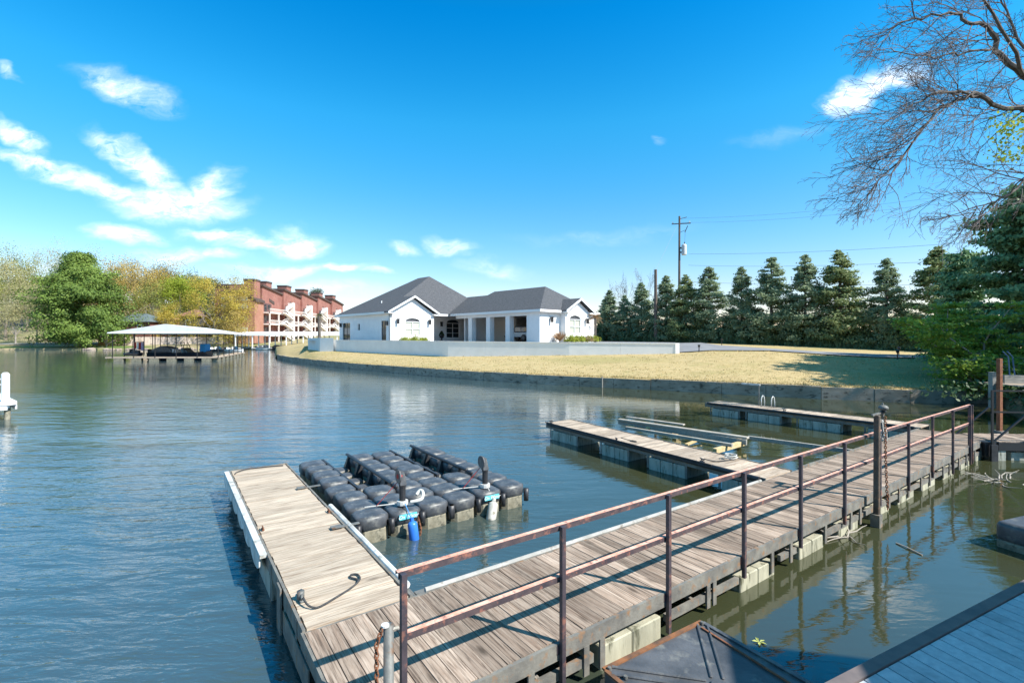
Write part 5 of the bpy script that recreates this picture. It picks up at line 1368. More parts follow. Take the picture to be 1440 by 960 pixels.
# big bare tree
def bare_tree():
    g = np.random.default_rng(81); tk = MB(); tw = MB()
    e = empty('bare_tree', (24.5,17.0,1.4), 0, 'large leafless tree with drooping twigs reaching in from the upper right', 'tree')
    def Lp(px, py, Y): q = P(px, Y, ZY(py, Y)); return np.array([q.x-24.5, q.y-17.0, q.z-1.4])
    fork = np.array([0,0,8.0])
    tk.tube([(0,0,-.6),(.15,.05,4),(0,0,8.0)], [.36,.28,.24], 10)
    limbs = {
     'A': [(None,fork),(1560,185,16.6),(1440,155,16),(1413,153,15.8),(1377,133,15.5),(1347,140,15.3),(1323,150,15.2),(1300,178,15),(1278,208,15),(1250,240,15),(1229,264,15)],
     'B': [(None,fork),(1560,165,16.8),(1440,108,16.3),(1407,77,16),(1398,50,15.8),(1387,37,15.8),(1360,32,15.6),(1343,20,15.5),(1310,20,15.4),(1273,30,15.3),(1252,44,15.2)],
     'C': [(None,np.array([0,0,9.5])),(1560,90,17),(1470,90,17),(1440,67,17),(1420,27,17),(1405,-10,17),(1385,-60,17)],
     'D': [(None,fork),(1580,200,15.5),(1470,238,14.8),(1440,253,14.6),(1410,277,14.5),(1385,288,14.5),(1357,301,14.5)],
     'E': [(1407,77,16),(1390,71,15.7),(1360,73,15.4),(1330,77,15.2),(1290,78,15),(1257,72,15)],
     'G': [(1440,108,16.3),(1420,60,15.4),(1380,-5,15),(1340,-40,15),(1300,-50,15)],
     'H': [(1377,133,15.5),(1350,128,15.2),(1310,132,14.9),(1275,152,14.8),(1245,172,14.8)],
     'I': [(None,fork),(1640,300,18),(1700,350,19),(1760,420,20)], 'J': [(None,fork),(1700,60,18),(1760,-60,19),(1850,-150,20)], 'K':[(None,np.array([0,0,9.0])),(1600,-60,19),(1560,-200,20)],
    }
    rads = {'A':(.12,.012),'B':(.14,.014),'C':(.10,.014),'D':(.07,.012),'E':(.05,.012),'G':(.07,.015),'H':(.05,.012),'I':(.2,.04),'J':(.2,.03),'K':(.2,.03)}
    out = []
    for k, cps in limbs.items():
        pts = []
        for c in cps:
            pts.append(c[1] if c[0] is None else Lp(*c))
        # densify with jitter
        dn = []
        for a, b in zip(pts, pts[1:]):
            for i in range(3): dn.append(a+(b-a)*i/3+ (g.normal(size=3)*.05 if i else 0))
        dn.append(pts[-1]); r0, r1 = rads[k]; n = len(dn)
        tk.tube([tuple(p) for p in dn], [r0+(r1-r0)*(i/(n-1))**.7 for i in range(n)], 7, cap=False)
        out.append((k, dn, r0, r1))
    def twig(p, d, L, r, lvl, droopv):
        n = 6; pts=[p]; dd = d.copy()
        for i in range(n):
            dd = dd+g.normal(size=3)*.13+droopv*.13; dd/=np.linalg.norm(dd); p = p+dd*L/n; pts.append(p)
        tw.tube([tuple(q) for q in pts], [max(.0045,r*(1-.75*i/n)) for i in range(n+1)], 4 if lvl < 2 else 3, cap=False)
        if lvl >= 3: return
        nk = (5,4,2)[lvl]
        for j in range(nk):
            f = .15+.85*(j+g.random()*.8)/nk; i = min(n-1,int(f*n)); q = pts[i]+(pts[i+1]-pts[i])*(f*n-i)
            s = 1 if j % 2 else -1
            perp = np.cross(dd,[0.2,1,0.1])*s; nd = dd*.8+perp*g.uniform(.35,.8)+g.normal(size=3)*np.array([.15,.35,.15]); nd/=np.linalg.norm(nd)
            twig(q, nd, L*g.uniform(.42,.68)*(1.15-f*.5), r*.55, lvl+1, droopv)
    left = np.array([-1.0,0,-.55])
    for k, dn, r0, r1 in out:
        n = len(dn)
        for i in range(2, n, 1):
            if k in 'IJK' and i % 2: continue
            if k in 'BGHE' and i % 3 == 1: continue
            p = dn[i]; px_ = (p[0]+24.5)/(p[1]+17)*F+720
            ln = np.array(dn[i])-np.array(dn[i-1]); ln/=np.linalg.norm(ln)
            m = 2 if k in 'A' and i % 2 else 1
            for j in range(m):
                if k in 'IJK': d = ln*.6+g.normal(size=3)*.6; dv = np.array([0,0,-.4])
                else:
                    up = g.random() < .28
                    d = ln*.55+np.array([-.55,g.normal()*.5,(.75 if up else -.45)+g.normal()*.35]); dv = left*(.25 if up else .8)
                d/=np.linalg.norm(d)
                if i >= n-3: d = ln*.9+g.normal(size=3)*.2; d/=np.linalg.norm(d)
                twig(p, d, g.uniform(1.2,2.7)*(1.0 if i < n-4 else .6), r=.020 if r0 > .06 else .014, lvl=0, droopv=dv)
    tk.build('trunk', M['bark'], e)
    tw.build('twigs', mat('dark_twig_bark', (.10,.08,.075), .9, (.17,.14,.13), 2), e)
    # a few fresh leaves
    C = []
    for k in range(14):
        c = Lp(g.uniform(1405,1455), g.uniform(165,222), 15.5); C.append(c+g.normal(size=(26,3))*.18)
    C = np.concatenate(C); a, b = rcards(g, C, .11, .7); link('young_leaves', cards_mesh('young_leaves', C, a, b, M['lf_yel']), e)
bare_tree()
# ================= brick apartments =================
def condo():
    KB = 1.17
    e = empty('apartment_building', (0,0,0), 0, 'red brick apartment building with stepped chimneys and white outdoor stairs', 'building')
    x0 = lambda y: -74.4+.0567*(y-145)
    gz = 2.0; n = 5; bl = 12.2; Y0 = 144.5
    lv = [4.4, 7.85, 11.3]
    # brick bays with slanted parapet roofs (facing +x), stepped
    for i in range(n):
        ya = Y0+i*bl; yb = ya+bl; xf = x0(ya)
        def f(mb):
            mb.prism([(xf-14,ya,gz),(xf-14,yb,gz),(xf-14,yb,17.5),(xf-14,ya,19.0)], (14,0,0))
        part('wall', f, M['brick'], e)
        part('roof', lambda mb: mb.prism([(xf-14,ya-.3,18.9),(xf-14,yb+.1,17.35),(xf-14,yb+.1,17.85),(xf-14,ya-.3,19.5)], (14.5,0,0)), M['dark_roof'], e)
        cy = yb-4.2
        ch = part('chimney', lambda mb: mb.box(xf-6.0,xf-2.8,cy,cy+3.4,16,21.4), M['brick'], e)
        part('cap', lambda mb: mb.box(xf-6.12,xf-2.68,cy-.12,cy+3.52,20.9,21.45), M['dark_roof'], ch)
        part('vent', lambda mb: mb.prism([(xf+.01,ya+4.2,15.6),(xf+.01,ya+7.2,14.8),(xf+.01,ya+7.2,13.9),(xf+.01,ya+4.2,14.7)], (.12,0,0)), M['dark_roof'], e)
        # galleries with flat dark panels painted as recess shade, floors and stair tower in front
        for k, z in enumerate(lv):
            part('gallery', lambda mb: mb.box(xf,xf+2.2,ya+.3,yb-.1,z-.35,z), M['condo_white'], e)
            if k < 3: part('balcony_rail', lambda mb: (mb.box(xf+2.1,xf+2.2,ya+.3,yb-.1,z+.95,z+1.1), *[mb.box(xf+2.12,xf+2.18,ya+.4+j*.45,ya+.48+j*.45,z,z+.96) for j in range(26)]), M['condo_white'], e)
            part('recess_shade', lambda mb: mb.box(xf+.01,xf+.06,ya+.8,ya+5.4,z+.2,z+2.7), M['recess_shade'], e)
            w = part('window', lambda mb: (mb.box(xf+.07,xf+.1,ya+1.2,ya+2.4,z+.2,z+2.3), mb.box(xf+.07,xf+.1,ya+3.2,ya+4.6,z+.9,z+2.3)), M['glass_dark'], e)
        for yy in (ya+.3, ya+5.9, yb-.35):
            part('column', lambda mb: mb.box(xf+1.85,xf+2.18,yy,yy+.3,gz,14.2 if yy > yb-1 else 11.3), M['condo_white'], e)
        # zigzag stairs
        def f(mb):
            for k in range(3):
                z0 = lv[0]-3.45+k*3.45 if k else 1.0; z1 = lv[k]
                ym = ya+6.2; yn = yb-.6; zm = (z0+z1)/2
                mb.beam((xf+2.6,ym,z0),(xf+2.6,yn,zm),.9,.35); mb.beam((xf+3.7,yn,zm),(xf+3.7,ym,z1),.9,.35)
                mb.beam((xf+3.05,ym,z0+.95),(xf+3.05,yn,zm+.95),.12,.14); mb.beam((xf+4.15,yn,zm+.95),(xf+4.15,ym,z1+.95),.12,.5)
                mb.box(xf+2.2,xf+4.2,yn,yn+.6,zm-.2,zm+.05)
            mb.beam((xf+3.7,ym,lv[2]+.6),(xf+3.7,yn,lv[2]+2.6),.9,.4); mb.beam((xf+4.15,ym,lv[2]+1.5),(xf+4.15,yn,lv[2]+3.4),.12,.6)
            mb.box(xf+2.3,xf+4.3,yn,yn+.6,gz,14.8)
        part('stairs', f, M['condo_white'], e)
    # near end block with the lower slanted roof and balconies
    xf = x0(Y0)
    ye = 139.5
    part('wall', lambda mb: mb.prism([(xf-9.5,ye,gz),(xf+.4,ye,gz),(xf+.4,ye,14.2),(xf-3.5,ye,16.6),(xf-9.5,ye,16.6)], (0,Y0-ye-.02,0)), M['brick_or'], e)
    part('roof', lambda mb: (mb.prism([(xf-9.7,ye-.15,16.5),(xf-3.3,ye-.15,16.5),(xf+.9,ye-.15,13.9),(xf+.9,ye-.15,14.5),(xf-3.3,ye-.15,17.1),(xf-9.7,ye-.15,17.1)], (0,Y0-ye+.1,0))), M['dark_roof'], e)
    part('wall', lambda mb: mb.box(xf-9.5,xf-2.2,Y0-.5,Y0-.01,gz,19.2), M['brick'], e)
    ch = part('chimney', lambda mb: mb.box(xf-3.4,xf-.3,ye+1.2,ye+4.4,14,20.6), M['brick'], e)
    part('cap', lambda mb: mb.box(xf-3.5,xf-.2,ye+1.1,ye+4.5,20.1,20.7), M['dark_roof'], ch)
    for z in (5.3,8.6,12.0,14.2):
        for (a, b_) in ((xf-5.2,xf-1.6),(xf-9.1,xf-6.0)):
            w = part('window', lambda mb: mb.box(a,b_,ye-.06,ye-.01,z,z+1.3), M['blind'], e)
            part('frame', lambda mb: [mb.box(a+(b_-a)*j/4-.06,a+(b_-a)*j/4+.06,ye-.09,ye-.061,z,z+1.3) for j in range(5)], M['condo_white'], w)
    for o in [e]+list(e.children_recursive):
        if o.type == 'MESH' and not o.data.get('fit'):
            o.data.transform(Matrix.Translation((0,0,EYE*(1-KB))) @ Matrix.Scale(KB, 4)); o.data['fit'] = 1
condo()
# palm-side white low block at far right of the building stays hidden behind the house

# ================= covered docks =================
def post_row(e, pts, z0, z1, m, w=.12):
    for p in pts: part('post', lambda mb: mb.box(p.x-w,p.x+w,p.y-w,p.y+w,z0,z1), m, e)
fl_ = Vector((-58.9,71.5,0)); fr_ = Vector((-43.8,72.3,0)); sd_ = Vector((-10,25.5,0))
cd = empty('covered_dock', fl_, 0, 'floating boat dock under a white gabled metal roof, left of the point', 'covered dock')
A_ = Vector((0,0,0)); B_ = fr_-fl_; C_ = B_+sd_; D__ = sd_
def quadprism(mb, a, b_, c, d, z0, z1, m=0):
    V = lambda p, z: (p.x,p.y,z)
    mb.hexa([V(a,z0),V(b_,z0),V(c,z0),V(d,z0),V(a,z1),V(b_,z1),V(c,z1),V(d,z1)], m)
wf = 1.3
uB = B_.normalized()*wf; uS = sd_.normalized()*wf
part('decking', lambda mb: quadprism(mb, A_-uB*.8, B_, B_+uS, A_+uS-uB*.8, .45, .62), M['deck_brown_x'], cd)
part('decking', lambda mb: quadprism(mb, B_-uB+uS, B_+uS, C_, C_-uB, .45, .62), M['deck_brown_x'], cd)
part('decking', lambda mb: quadprism(mb, D__-uS, C_-uS-uB, C_-uB, D__, .45, .62), M['deck_brown_x'], cd)
for i in range(6):
    a = (B_*((i+.05)/6)); b_ = (B_*((i+.6)/6)); 
    part('float', lambda mb: quadprism(mb, a, b_, b_+uS*.8, a+uS*.8, -.3, .42), M['float_low'], cd)
for i in range(8):
    a = B_+sd_*((i+.1)/8); b_ = B_+sd_*((i+.6)/8)
    part('float', lambda mb: quadprism(mb, a-uB*.8, a, b_, b_-uB*.8, -.3, .42), M['float_low'], cd)
post_row(cd, [B_*(i/5) for i in range(6)] + [B_+sd_*(i/6) for i in range(1,7)] + [sd_*(i/6) for i in range(1,7)] + [sd_+B_*(i/4) for i in range(1,4)], .5, 4.25, M['black_metal'], .045)
zE, zR = 4.25, 5.5
def f(mb):
    ov = B_.normalized()*.5; os_ = sd_.normalized()*.5
    a, b_, c, d = A_-ov-os_, B_+ov-os_, C_+ov+os_, D__-ov+os_
    m0 = (a+b_)/2; m1 = (c+d)/2; V = lambda p, z: (p.x,p.y,z)
    # hipped front
    h0 = m0+sd_*.16; h1 = m1-sd_*.05
    mb.add([V(a,zE+.02),V(b_,zE+.02),V(c,zE+.02),V(d,zE+.02),V(m0,zR),V(m1,zR)], [(0,1,4),(1,2,5,4),(2,3,5),(3,0,4,5),(3,2,1,0)])
rf = part('roof', f, M['metal_roof'], cd)
def f(mb):
    ov = B_.normalized()*.5; os_ = sd_.normalized()*.5
    a, b_, c, d = A_-ov-os_, B_+ov-os_, C_+ov+os_, D__-ov+os_
    for p, q in ((a,b_),(b_,c),(c,d),(d,a)): mb.beam((p.x,p.y,zE-.06),(q.x,q.y,zE-.06),.12,.18)
part('fascia', f, M['white_trim'], rf)
def boat(label, loc, rz, L, Bm, hullm, group=None, shield=True, cover=None, deckm=None):
    e = empty('boat', loc, rz, label, 'boat', group)
    st = [(-.5,.86,1.0),(-.3,.96,1.0),(0,1,1.0),(.25,.86,1.05),(.4,.52,1.15),(.5,.04,1.3)]; fbd = L*.12
    def f(mb):
        rings = []
        for t_, w_, h_ in st:
            x = t_*L; hw2 = Bm/2*w_; rings.append([(x,-hw2,fbd*h_),(x,-hw2*.85,.1),(x,0,-.25),(x,hw2*.85,.1),(x,hw2,fbd*h_)])
        b0 = len(mb.v)
        for r_ in rings: mb.v += r_
        for i in range(len(rings)-1):
            for j in range(4): mb.f.append((b0+i*5+j,b0+(i+1)*5+j,b0+(i+1)*5+j+1,b0+i*5+j+1)); mb.m.append(0)
            mb.f.append((b0+i*5+4,b0+(i+1)*5+4,b0+(i+1)*5,b0+i*5)); mb.m.append(1)
        mb.f.append((b0,b0+1,b0+2,b0+3,b0+4)); mb.m.append(0)
    part('hull', f, [hullm, deckm or M['white_trim']], e)
    part('rub_rail', lambda mb: [mb.tube([(t_*L,s*(Bm/2*w_+.02),fbd*h_-.03) for t_,w_,h_ in st], .05, 6) for s in (-1,1)], M['black_rub'], e)
    if shield:
        part('windshield', lambda mb: mb.prism([(.05*L,-Bm*.36,fbd),(.16*L,-Bm*.36,fbd),(.06*L,-Bm*.33,fbd+.75),(.03*L,-Bm*.33,fbd+.75)], (0,Bm*.7,0)), M['glass_dark'], e)
    part('seat', lambda mb: mb.box(-.42*L,-.32*L,-Bm*.35,Bm*.35,fbd*.9,fbd+.45), M['white_trim'], e, bevel=.05)
    part('seat', lambda mb: mb.box(-.12*L,-.05*L,-Bm*.3,Bm*.3,fbd*.9,fbd+.55), M['white_trim'], e, bevel=.05)
    if cover: part('cover', lambda mb: mb.prism([(-.48*L,-Bm*.5,fbd+.01),(.42*L,-Bm*.3,fbd+.02),(.1*L,-Bm*.2,fbd+.9),(-.4*L,-Bm*.25,fbd+.6)], (0,Bm*.8,0)), cover, e, bevel=.1, seg=2)
    part('outboard', lambda mb: (mb.box(-.5*L-.45,-.5*L-.02,-.22,.22,fbd*.5,fbd+.55), mb.box(-.5*L-.3,-.5*L-.15,-.08,.08,-.5,fbd*.5)), M['black_metal'], e, bevel=.05)
    return e
dkh = mat('dark_navy_hull', (.015,.02,.03), .25, spec=.6)
b1 = boat('long dark hulled boat with a wakeboard tower in the covered dock slip', P(256,77.5,.0), R(4), 9.4, 2.6, dkh, deckm=M['black_pl'])
part('tower', lambda mb: (mb.tube([(-.6,-1.1,1.1),(-.2,-1.0,2.7),(-.2,1.0,2.7),(-.6,1.1,1.1)], .06, 6), mb.tube([(1.0,-1.1,1.1),(.3,-1.0,2.7)], .05, 6), mb.tube([(1.0,1.1,1.1),(.3,1.0,2.7)], .05, 6)), M['black_metal'], b1)
part('folded_cover', lambda mb: mb.box(3.1,4.0,-.8,.8,1.2,2.5), mat('bright_blue_canvas', (.02,.25,.55), .7), b1, bevel=.15, seg=2)
part('canopy', lambda mb: mb.prism([(-4.4,-1.1,1.15),(-1.0,-1.1,1.15),(-1.2,-1.1,1.9),(-2.6,-1.1,2.2),(-3.8,-1.1,1.7)], (0,2.2,0)), M['black_pl'], b1, bevel=.1, seg=2)
js = empty('jet_ski', P(187,74.6,.62), R(170), 'dark jet ski parked on the left front corner of the covered dock', 'jet ski')
part('hull', lambda mb: mb.prism([(-1.4,-.45,.2),(-1.4,-.45,.6),(.4,-.45,.65),(1.5,-.45,.45),(1.2,-.45,.15),(-1.2,-.45,.05)], (0,.9,0)), dkh, js, bevel=.12, seg=2)
part('seat', lambda mb: mb.box(-1.2,.1,-.2,.2,.58,.95), M['black_rub'], js, bevel=.08, seg=2)
part('handlebar', lambda mb: (mb.tube([(.35,-.35,1.1),(.4,.35,1.1)], .04, 6), mb.beam((.55,0,.5),(.35,0,1.1),.25,.2)), M['black_metal'], js)
js2 = empty('life_vest_rack', P(194,75.5,.62), R(10), 'rack hung with red and white life vests behind the dark jet ski', 'rack')
part('frame', lambda mb: (mb.box(-.8,-.74,-.03,.03,0,2.3), mb.box(.74,.8,-.03,.03,0,2.3), mb.box(-.74,.74,-.03,.03,2.2,2.3)), M['steel'], js2)
for i, (m_, x) in enumerate(((M['red_strap'],-.6),(M['white_trim'],-.15),(M['red_strap'],.1),(mat('lilac_cloth',(.45,.40,.6),.8),.45))):
    part('vest', lambda mb: mb.box(x,x+.34,-.12,.12,1.2-.1*i,2.15), m_, js2, bevel=.05)

# second covered dock in front of the apartments
cx0, cx1 = P(340,150).x, P(484,150).x
c2 = empty('covered_dock', (cx0,150,0), 0, 'long flat roofed white boat shelter in front of the brick apartments', 'covered dock')
Lc = cx1-cx0
part('roof', lambda mb: mb.prism([(0,-4,4.35),(0,4,4.35),(0,4,4.7),(0,0,5.5),(0,-4,4.7)], (Lc,0,0)), M['metal_roof'], c2)
part('fascia', lambda mb: mb.box(-.1,Lc,-4.12,-4.01,4.25,5.0), M['white_trim'], c2)
part('decking', lambda mb: (mb.box(0,Lc,3,4.4,.35,.6)), M['deck_white_x'], c2)
for i in range(7):
    x = Lc*i/6.2
    part('decking', lambda mb: mb.box(x,x+1.0,-4,2.99,.35,.6), M['deck_white_x'], c2)
    for y in (-3.8,-.2,3.6): part('post', lambda mb: mb.box(x+.1,x+.34,y-.12,y+.12,.2,4.35), M['white_trim'], c2)
for i, (px, hm, cv, lb) in enumerate(((372,M['white_trim'],M['black_pl'],'white boat in the leftmost slip of the long white shelter'),(391,dkh,M['rope_dark'],'dark covered boat, second from the left under the long white shelter'),(412,M['white_trim'],None,'small white open boat moored at the middle of the long white shelter'),(437,dkh,M['rope_dark'],'dark covered boat at the right part of the long white shelter'),(459,M['white_trim'],M['black_pl'],'white covered boat at the right end of the long white shelter'))):
    Yb = 147 if i != 2 else 141
    boat(lb, P(px,Yb,.05), R(178 if i % 2 else 4), 4.6 if i != 2 else 3.6, 1.9, hm, 'boats under the long white shelter', cover=cv)
# boats/slip items left of it
for i, (px, lb) in enumerate(((306,'small dark boat at the left end of the far shore moorings'),(330,'small white topped boat right of the leftmost far mooring'))):
    boat(lb, P(px,128,.05), R(5), 4.4, 1.8, (dkh, M['white_trim'])[i], 'small boats on the far moorings')

# ================= small houses on the far shore =================
def house(label, px0, px1, Y, zb, ze, zr, dep, wallm, roofm, hip=True, door=True, name='house'):
    a = P(px0,Y,zb); b_ = P(px1,Y,zb); L = b_.x-a.x; h = ze-zb
    e = empty(name, (a.x,Y,zb), 0, label, 'house' if name == 'house' else 'building')
    part('wall', lambda mb: mb.box(0,L,0,dep,-1.5,h), wallm, e)
    o = .8; ri = min(dep,L)*.45 if hip else -o+.001; rh = zr-zb
    c = [(-o,-o,h-.1),(L+o,-o,h-.1),(L+o,dep+o,h-.1),(-o,dep+o,h-.1),(ri,dep/2,rh),(L-ri,dep/2,rh)]
    part('roof', lambda mb: mb.add(c, [(0,1,5,4),(1,2,5),(2,3,4,5),(3,0,4),(3,2,1,0)]), roofm, e)
    n = max(1, int(L/5))
    for i in range(n):
        x = L*(i+.5)/n
        w = part('window', lambda mb: mb.box(x-.7,x+.7,-.05,-.01,h*.35,h*.75), M['glass_dark'], e)
        part('frame', lambda mb: (mb.box(x-.8,x-.7,-.07,-.011,h*.3,h*.8), mb.box(x+.7,x+.8,-.07,-.011,h*.3,h*.8), mb.box(x-.7,x+.7,-.07,-.011,h*.75,h*.8)), M['white_trim'], w)
    if door: part('door', lambda mb: mb.box(L*.1,L*.1+1,-.05,-.011,0,2.1), M['dark_roof'], e)
    return e
house('dark brick house with a slate blue hipped roof behind the big pine', 152,211,160,ZY(474,160),ZY(452,160),ZY(440,160),11,mat('dark_brown_brick',(.16,.07,.055),.85,(.22,.10,.08),.6),M['teal_roof'])
house('low red brick building between the slate roofed house and the grey gable', 211,250,172,ZY(470,172),ZY(449,172),ZY(446,172),8,mat('dull_red_brick',(.38,.15,.10),.85,(.48,.22,.15),.4),M['brick'],hip=False)
house('dark grey building with a pointed gable left of the golden tree', 252,277,168,ZY(470,168),ZY(444,168),ZY(433,168),9,mat('dark_grey_cladding',(.06,.06,.065),.8),mat('brown_roof',(.22,.10,.075),.8,(.28,.14,.1),1),hip=True)
house('long dark roofed house on the slope at the left edge', 2,38,200,ZY(468,200),ZY(458,200),ZY(449,200),10,mat('brown_house_wall',(.16,.11,.09),.85),mat('charcoal_roof',(.05,.055,.065),.8),hip=False)
house('yellow timber playhouse glimpsed through the big pine', 138,146,152,ZY(484,152),ZY(460,152),ZY(450,152),2,mat('yellow_timber',(.55,.35,.12),.8),mat('yellow_roof',(.5,.36,.14),.8),door=False,name='playhouse')
# pale retaining wall and rocks at the waterline
def f(mb):
    a = P(168,152.5); b_ = P(344,165)
    for i in range(14):
        p = a.lerp(b_, i/14); q = a.lerp(b_, (i+1)/14); q = q+(p-q).normalized()*.08
        mb.hexa([(p.x,p.y,.3),(q.x,q.y,.3),(q.x,q.y+.6,.3),(p.x,p.y+.6,.3),(p.x,p.y,3.9),(q.x,q.y,3.9),(q.x,q.y+.6,3.9),(p.x,p.y+.6,3.9)])
tag(part('retaining_wall', f, mat('pale_pink_stone', (.50,.40,.34), .9, (.62,.52,.45), .35, c3=(.3,.24,.2), scale3=.8), None), 'pale stone retaining wall along the shore behind the covered dock', 'retaining wall')
rr = random.Random(77)
import bmesh
for i in range(30):
    px = 118+ i*7.6+rr.uniform(-3,3); q = P(px, far_y0(P(px,148).x)+rr.uniform(-1.5,1.2)); s = rr.uniform(.5,1.15)
    bm = bmesh.new(); bmesh.ops.create_icosphere(bm, subdivisions=2, radius=s)
    ph = rr.uniform(0,6)
    for v in bm.verts: v.co *= 1+.22*math.sin(v.co.x*3/s+ph)*math.cos(v.co.y*2.6/s+ph*2)+rr.uniform(-.07,.07); v.co.z *= .6
    me = bpy.data.meshes.new('rock'); bm.to_mesh(me); bm.free(); me.materials.append(M['rock'])
    o = link('rock', me); o.location = (q.x,q.y,.15); o.rotation_euler = (0,0,ph)
    tag(o, 'brown shoreline rock in the line of rocks below the big pine and retaining wall', 'rock', 'rocks along the far shoreline')
# ================= poles and wires =================
up = P(955, 69); zb = 2.8
pu_ = empty('utility_pole', (up.x,up.y,zb), 0, 'tall wooden utility pole with crossarm and grey transformer behind the conifers', 'utility pole')
H_ = ZY(304,69)-zb
def zp(y): return ZY(y,69)-zb
part('pole', lambda mb: mb.tube([(0,0,-1),(.05,0,H_)], [.20,.13], 10), M['pole_wood'], pu_)
part('crossarm', lambda mb: mb.beam((-.9,.5,zp(314)),(1.4,-.7,zp(315.5)),.10,.12), M['pole_wood'], pu_)
part('crossarm', lambda mb: mb.beam((.1,0,zp(308)),(1.0,-.3,zp(306)),.06,.07), M['pole_wood'], pu_)
part('insulator', lambda mb: (mb.tube([(-.75,.42,zp(314)),(-.75,.42,zp(311))], .06, 6)), M['transformer'], pu_)
part('insulator', lambda mb: (mb.tube([(1.25,-.6,zp(315)),(1.25,-.6,zp(312))], .06, 6)), M['transformer'], pu_)
part('fuse_cutout', lambda mb: (mb.beam((.1,-.1,zp(327)),(.8,-.2,zp(324)),.05,.05), mb.beam((.75,-.2,zp(327)),(1.15,-.2,zp(318)),.09,.09)), M['black_metal'], pu_)
part('transformer', lambda mb: mb.lathe((.62,-.25,zp(359)), [(.30,0),(.36,.06),(.36,zp(346)-zp(359)),(.30,zp(344.5)-zp(359)),(.1,zp(343.5)-zp(359))], 14), M['transformer'], pu_, smooth=False)
part('bracket', lambda mb: (mb.box(.1,.3,-.2,-.1,zp(356),zp(354)), mb.box(.1,.3,-.2,-.1,zp(350),zp(348)), mb.tube([(.62,-.25,zp(344)),(.72,-.25,zp(341))], .06, 6), mb.tube([(.8,-.2,zp(327)),(.7,-.25,zp(341))], .015, 4)), M['black_metal'], pu_)
sp = P(922, 66)
s2 = empty('short_pole', (sp.x,sp.y,2.8), 0, 'short bare wooden pole left of the tall utility pole', 'pole')
part('pole', lambda mb: mb.tube([(0,0,-1),(0,0,ZY(379,66)-2.8)], [.24,.19], 10), M['pole_wood'], s2)
M['wire'] = mat('grey_wire', (.24,.26,.30), .6)
def wire(a, b_, sag, label, r=.012):
    pts = [a.lerp(b_, i/24)-Vector((0,0,sag*4*(i/24)*(1-i/24))) for i in range(25)]
    mb = MB(); mb.tube(pts, r, 4); tag(mb.build('wire', M['wire']), label, 'wire')
def wp(px, py, Y): return P(px, Y, ZY(py, Y))
wire(wp(956,307,69), wp(1500,252,38), .7, 'uppermost thin overhead wire leaving the top of the utility pole')
wire(wp(957,313,69), wp(1500,263,38), .7, 'second overhead wire from the top, starting at the crossarm')
wire(wp(968,357,69), wp(1520,328,40), .5, 'overhead wire starting level with the transformer', .018)
wire(wp(968,373,69), wp(1520,356,40), .5, 'overhead wire just under the transformer, crossing the conifer tops', .018)
wire(wp(955,395,69), wp(1520,394,40), .5, 'lowest overhead wire, mostly hidden between the conifers', .018)
wire(wp(954,314,69), wp(922,380,66), .0, 'slanting guy wire from the utility pole down to the short pole')

# ================= right bank =================
rd = empty('bank_platform', (20.9,19.2,-.15), R(-6), 'old timber platform on the right bank with a low plank side', 'platform')
part('decking', lambda mb: planks_along_x(mb, 0, 6, 0, 2.6, 1.55, random.Random(5), .15), M['deck_brown_x'], rd)
part('side_board', lambda mb: (mb.box(0,6,-.08,-.01,1.05,1.28), mb.box(0,6,-.08,-.01,1.32,1.54)), M['beam_wood'], rd)
for x in (.0,2.4,4.8): part('leg', lambda mb: mb.box(x,x+.18,-.28,-.1,-.6,1.6 if x else 2.5), M['beam_wood'], rd)
part('back_board', lambda mb: mb.box(.3,2.6,1.9,1.97,1.56,1.9), M['beam_wood'], rd)
gt = empty('tarp', (21.6,19.3,1.42), .1, 'crumpled green tarp lying on the old timber platform', 'tarp')
def f(mb):
    g = random.Random(6); n = 10; b0 = len(mb.v)
    for i in range(n+1):
        for j in range(5): mb.v.append((i*.16, j*.2-.3, .05+.16*abs(math.sin(i*.9+j))*math.sin(math.pi*j/4)+.05*g.random()))
    for i in range(n):
        for j in range(4): mb.f.append((b0+i*5+j,b0+(i+1)*5+j,b0+(i+1)*5+j+1,b0+i*5+j+1)); mb.m.append(0)
part('sheet', f, mat('green_tarp', (.04,.42,.20), .6), gt, smooth=False)
ky = empty('kayak', (23.6,19.4,1.55), R(6), 'orange kayak lying behind the green tarp at the right edge', 'kayak')
part('hull', lambda mb: mb.tube([(-1.3,0,.05),(-1.1,0,.05),(-.6,0,.0),(.6,0,.0),(1.1,0,.05),(1.3,0,.05)], [.03,.14,.26,.26,.14,.03], 12), mat('orange_plastic', (.60,.17,.04), .4), ky, smooth=True)
part('cockpit', lambda mb: mb.tube([(-.25,0,.24),(.25,0,.24)], .09, 8), M['black_rub'], ky)
fe = empty('wooden_fence', (24.7,23.0,1.0), R(-8), 'weathered grey vertical board fence at the right edge under the cedar', 'fence')
def f(mb):
    rr = random.Random(3)
    for i in range(26): mb.box(i*.16,i*.16+.15,0,.03,0,1.45+rr.uniform(-.03,.03))
part('boards', f, M['beam_wood_y'], fe); part('top_board', lambda mb: mb.box(-.05,4.2,-.06,-.002,1.2,1.72), M['beam_wood'], fe)
wpq = P(1396,21.3)
tag(part('timber_post', lambda mb: mb.box(wpq.x-.1,wpq.x+.1,wpq.y-.1,wpq.y+.1,.3,ZY(523,21.3)), M['beam_wood'], None), 'short grey timber post left of the rusty brown square post', 'post')
hc = empty('garden_hose_reel', P(1421,22.5,1.2), 0, 'blue handled garden cart standing in the shade before the board fence', 'garden cart')
part('handle', lambda mb: (mb.tube([(0,0,0),(-.1,0,1.3),(-.35,0,1.55)], .03, 6), mb.tube([(.35,.1,0),(.2,.1,1.3),(-.05,.1,1.55)], .03, 6)), mat('blue_frame', (.06,.13,.25), .5), hc)
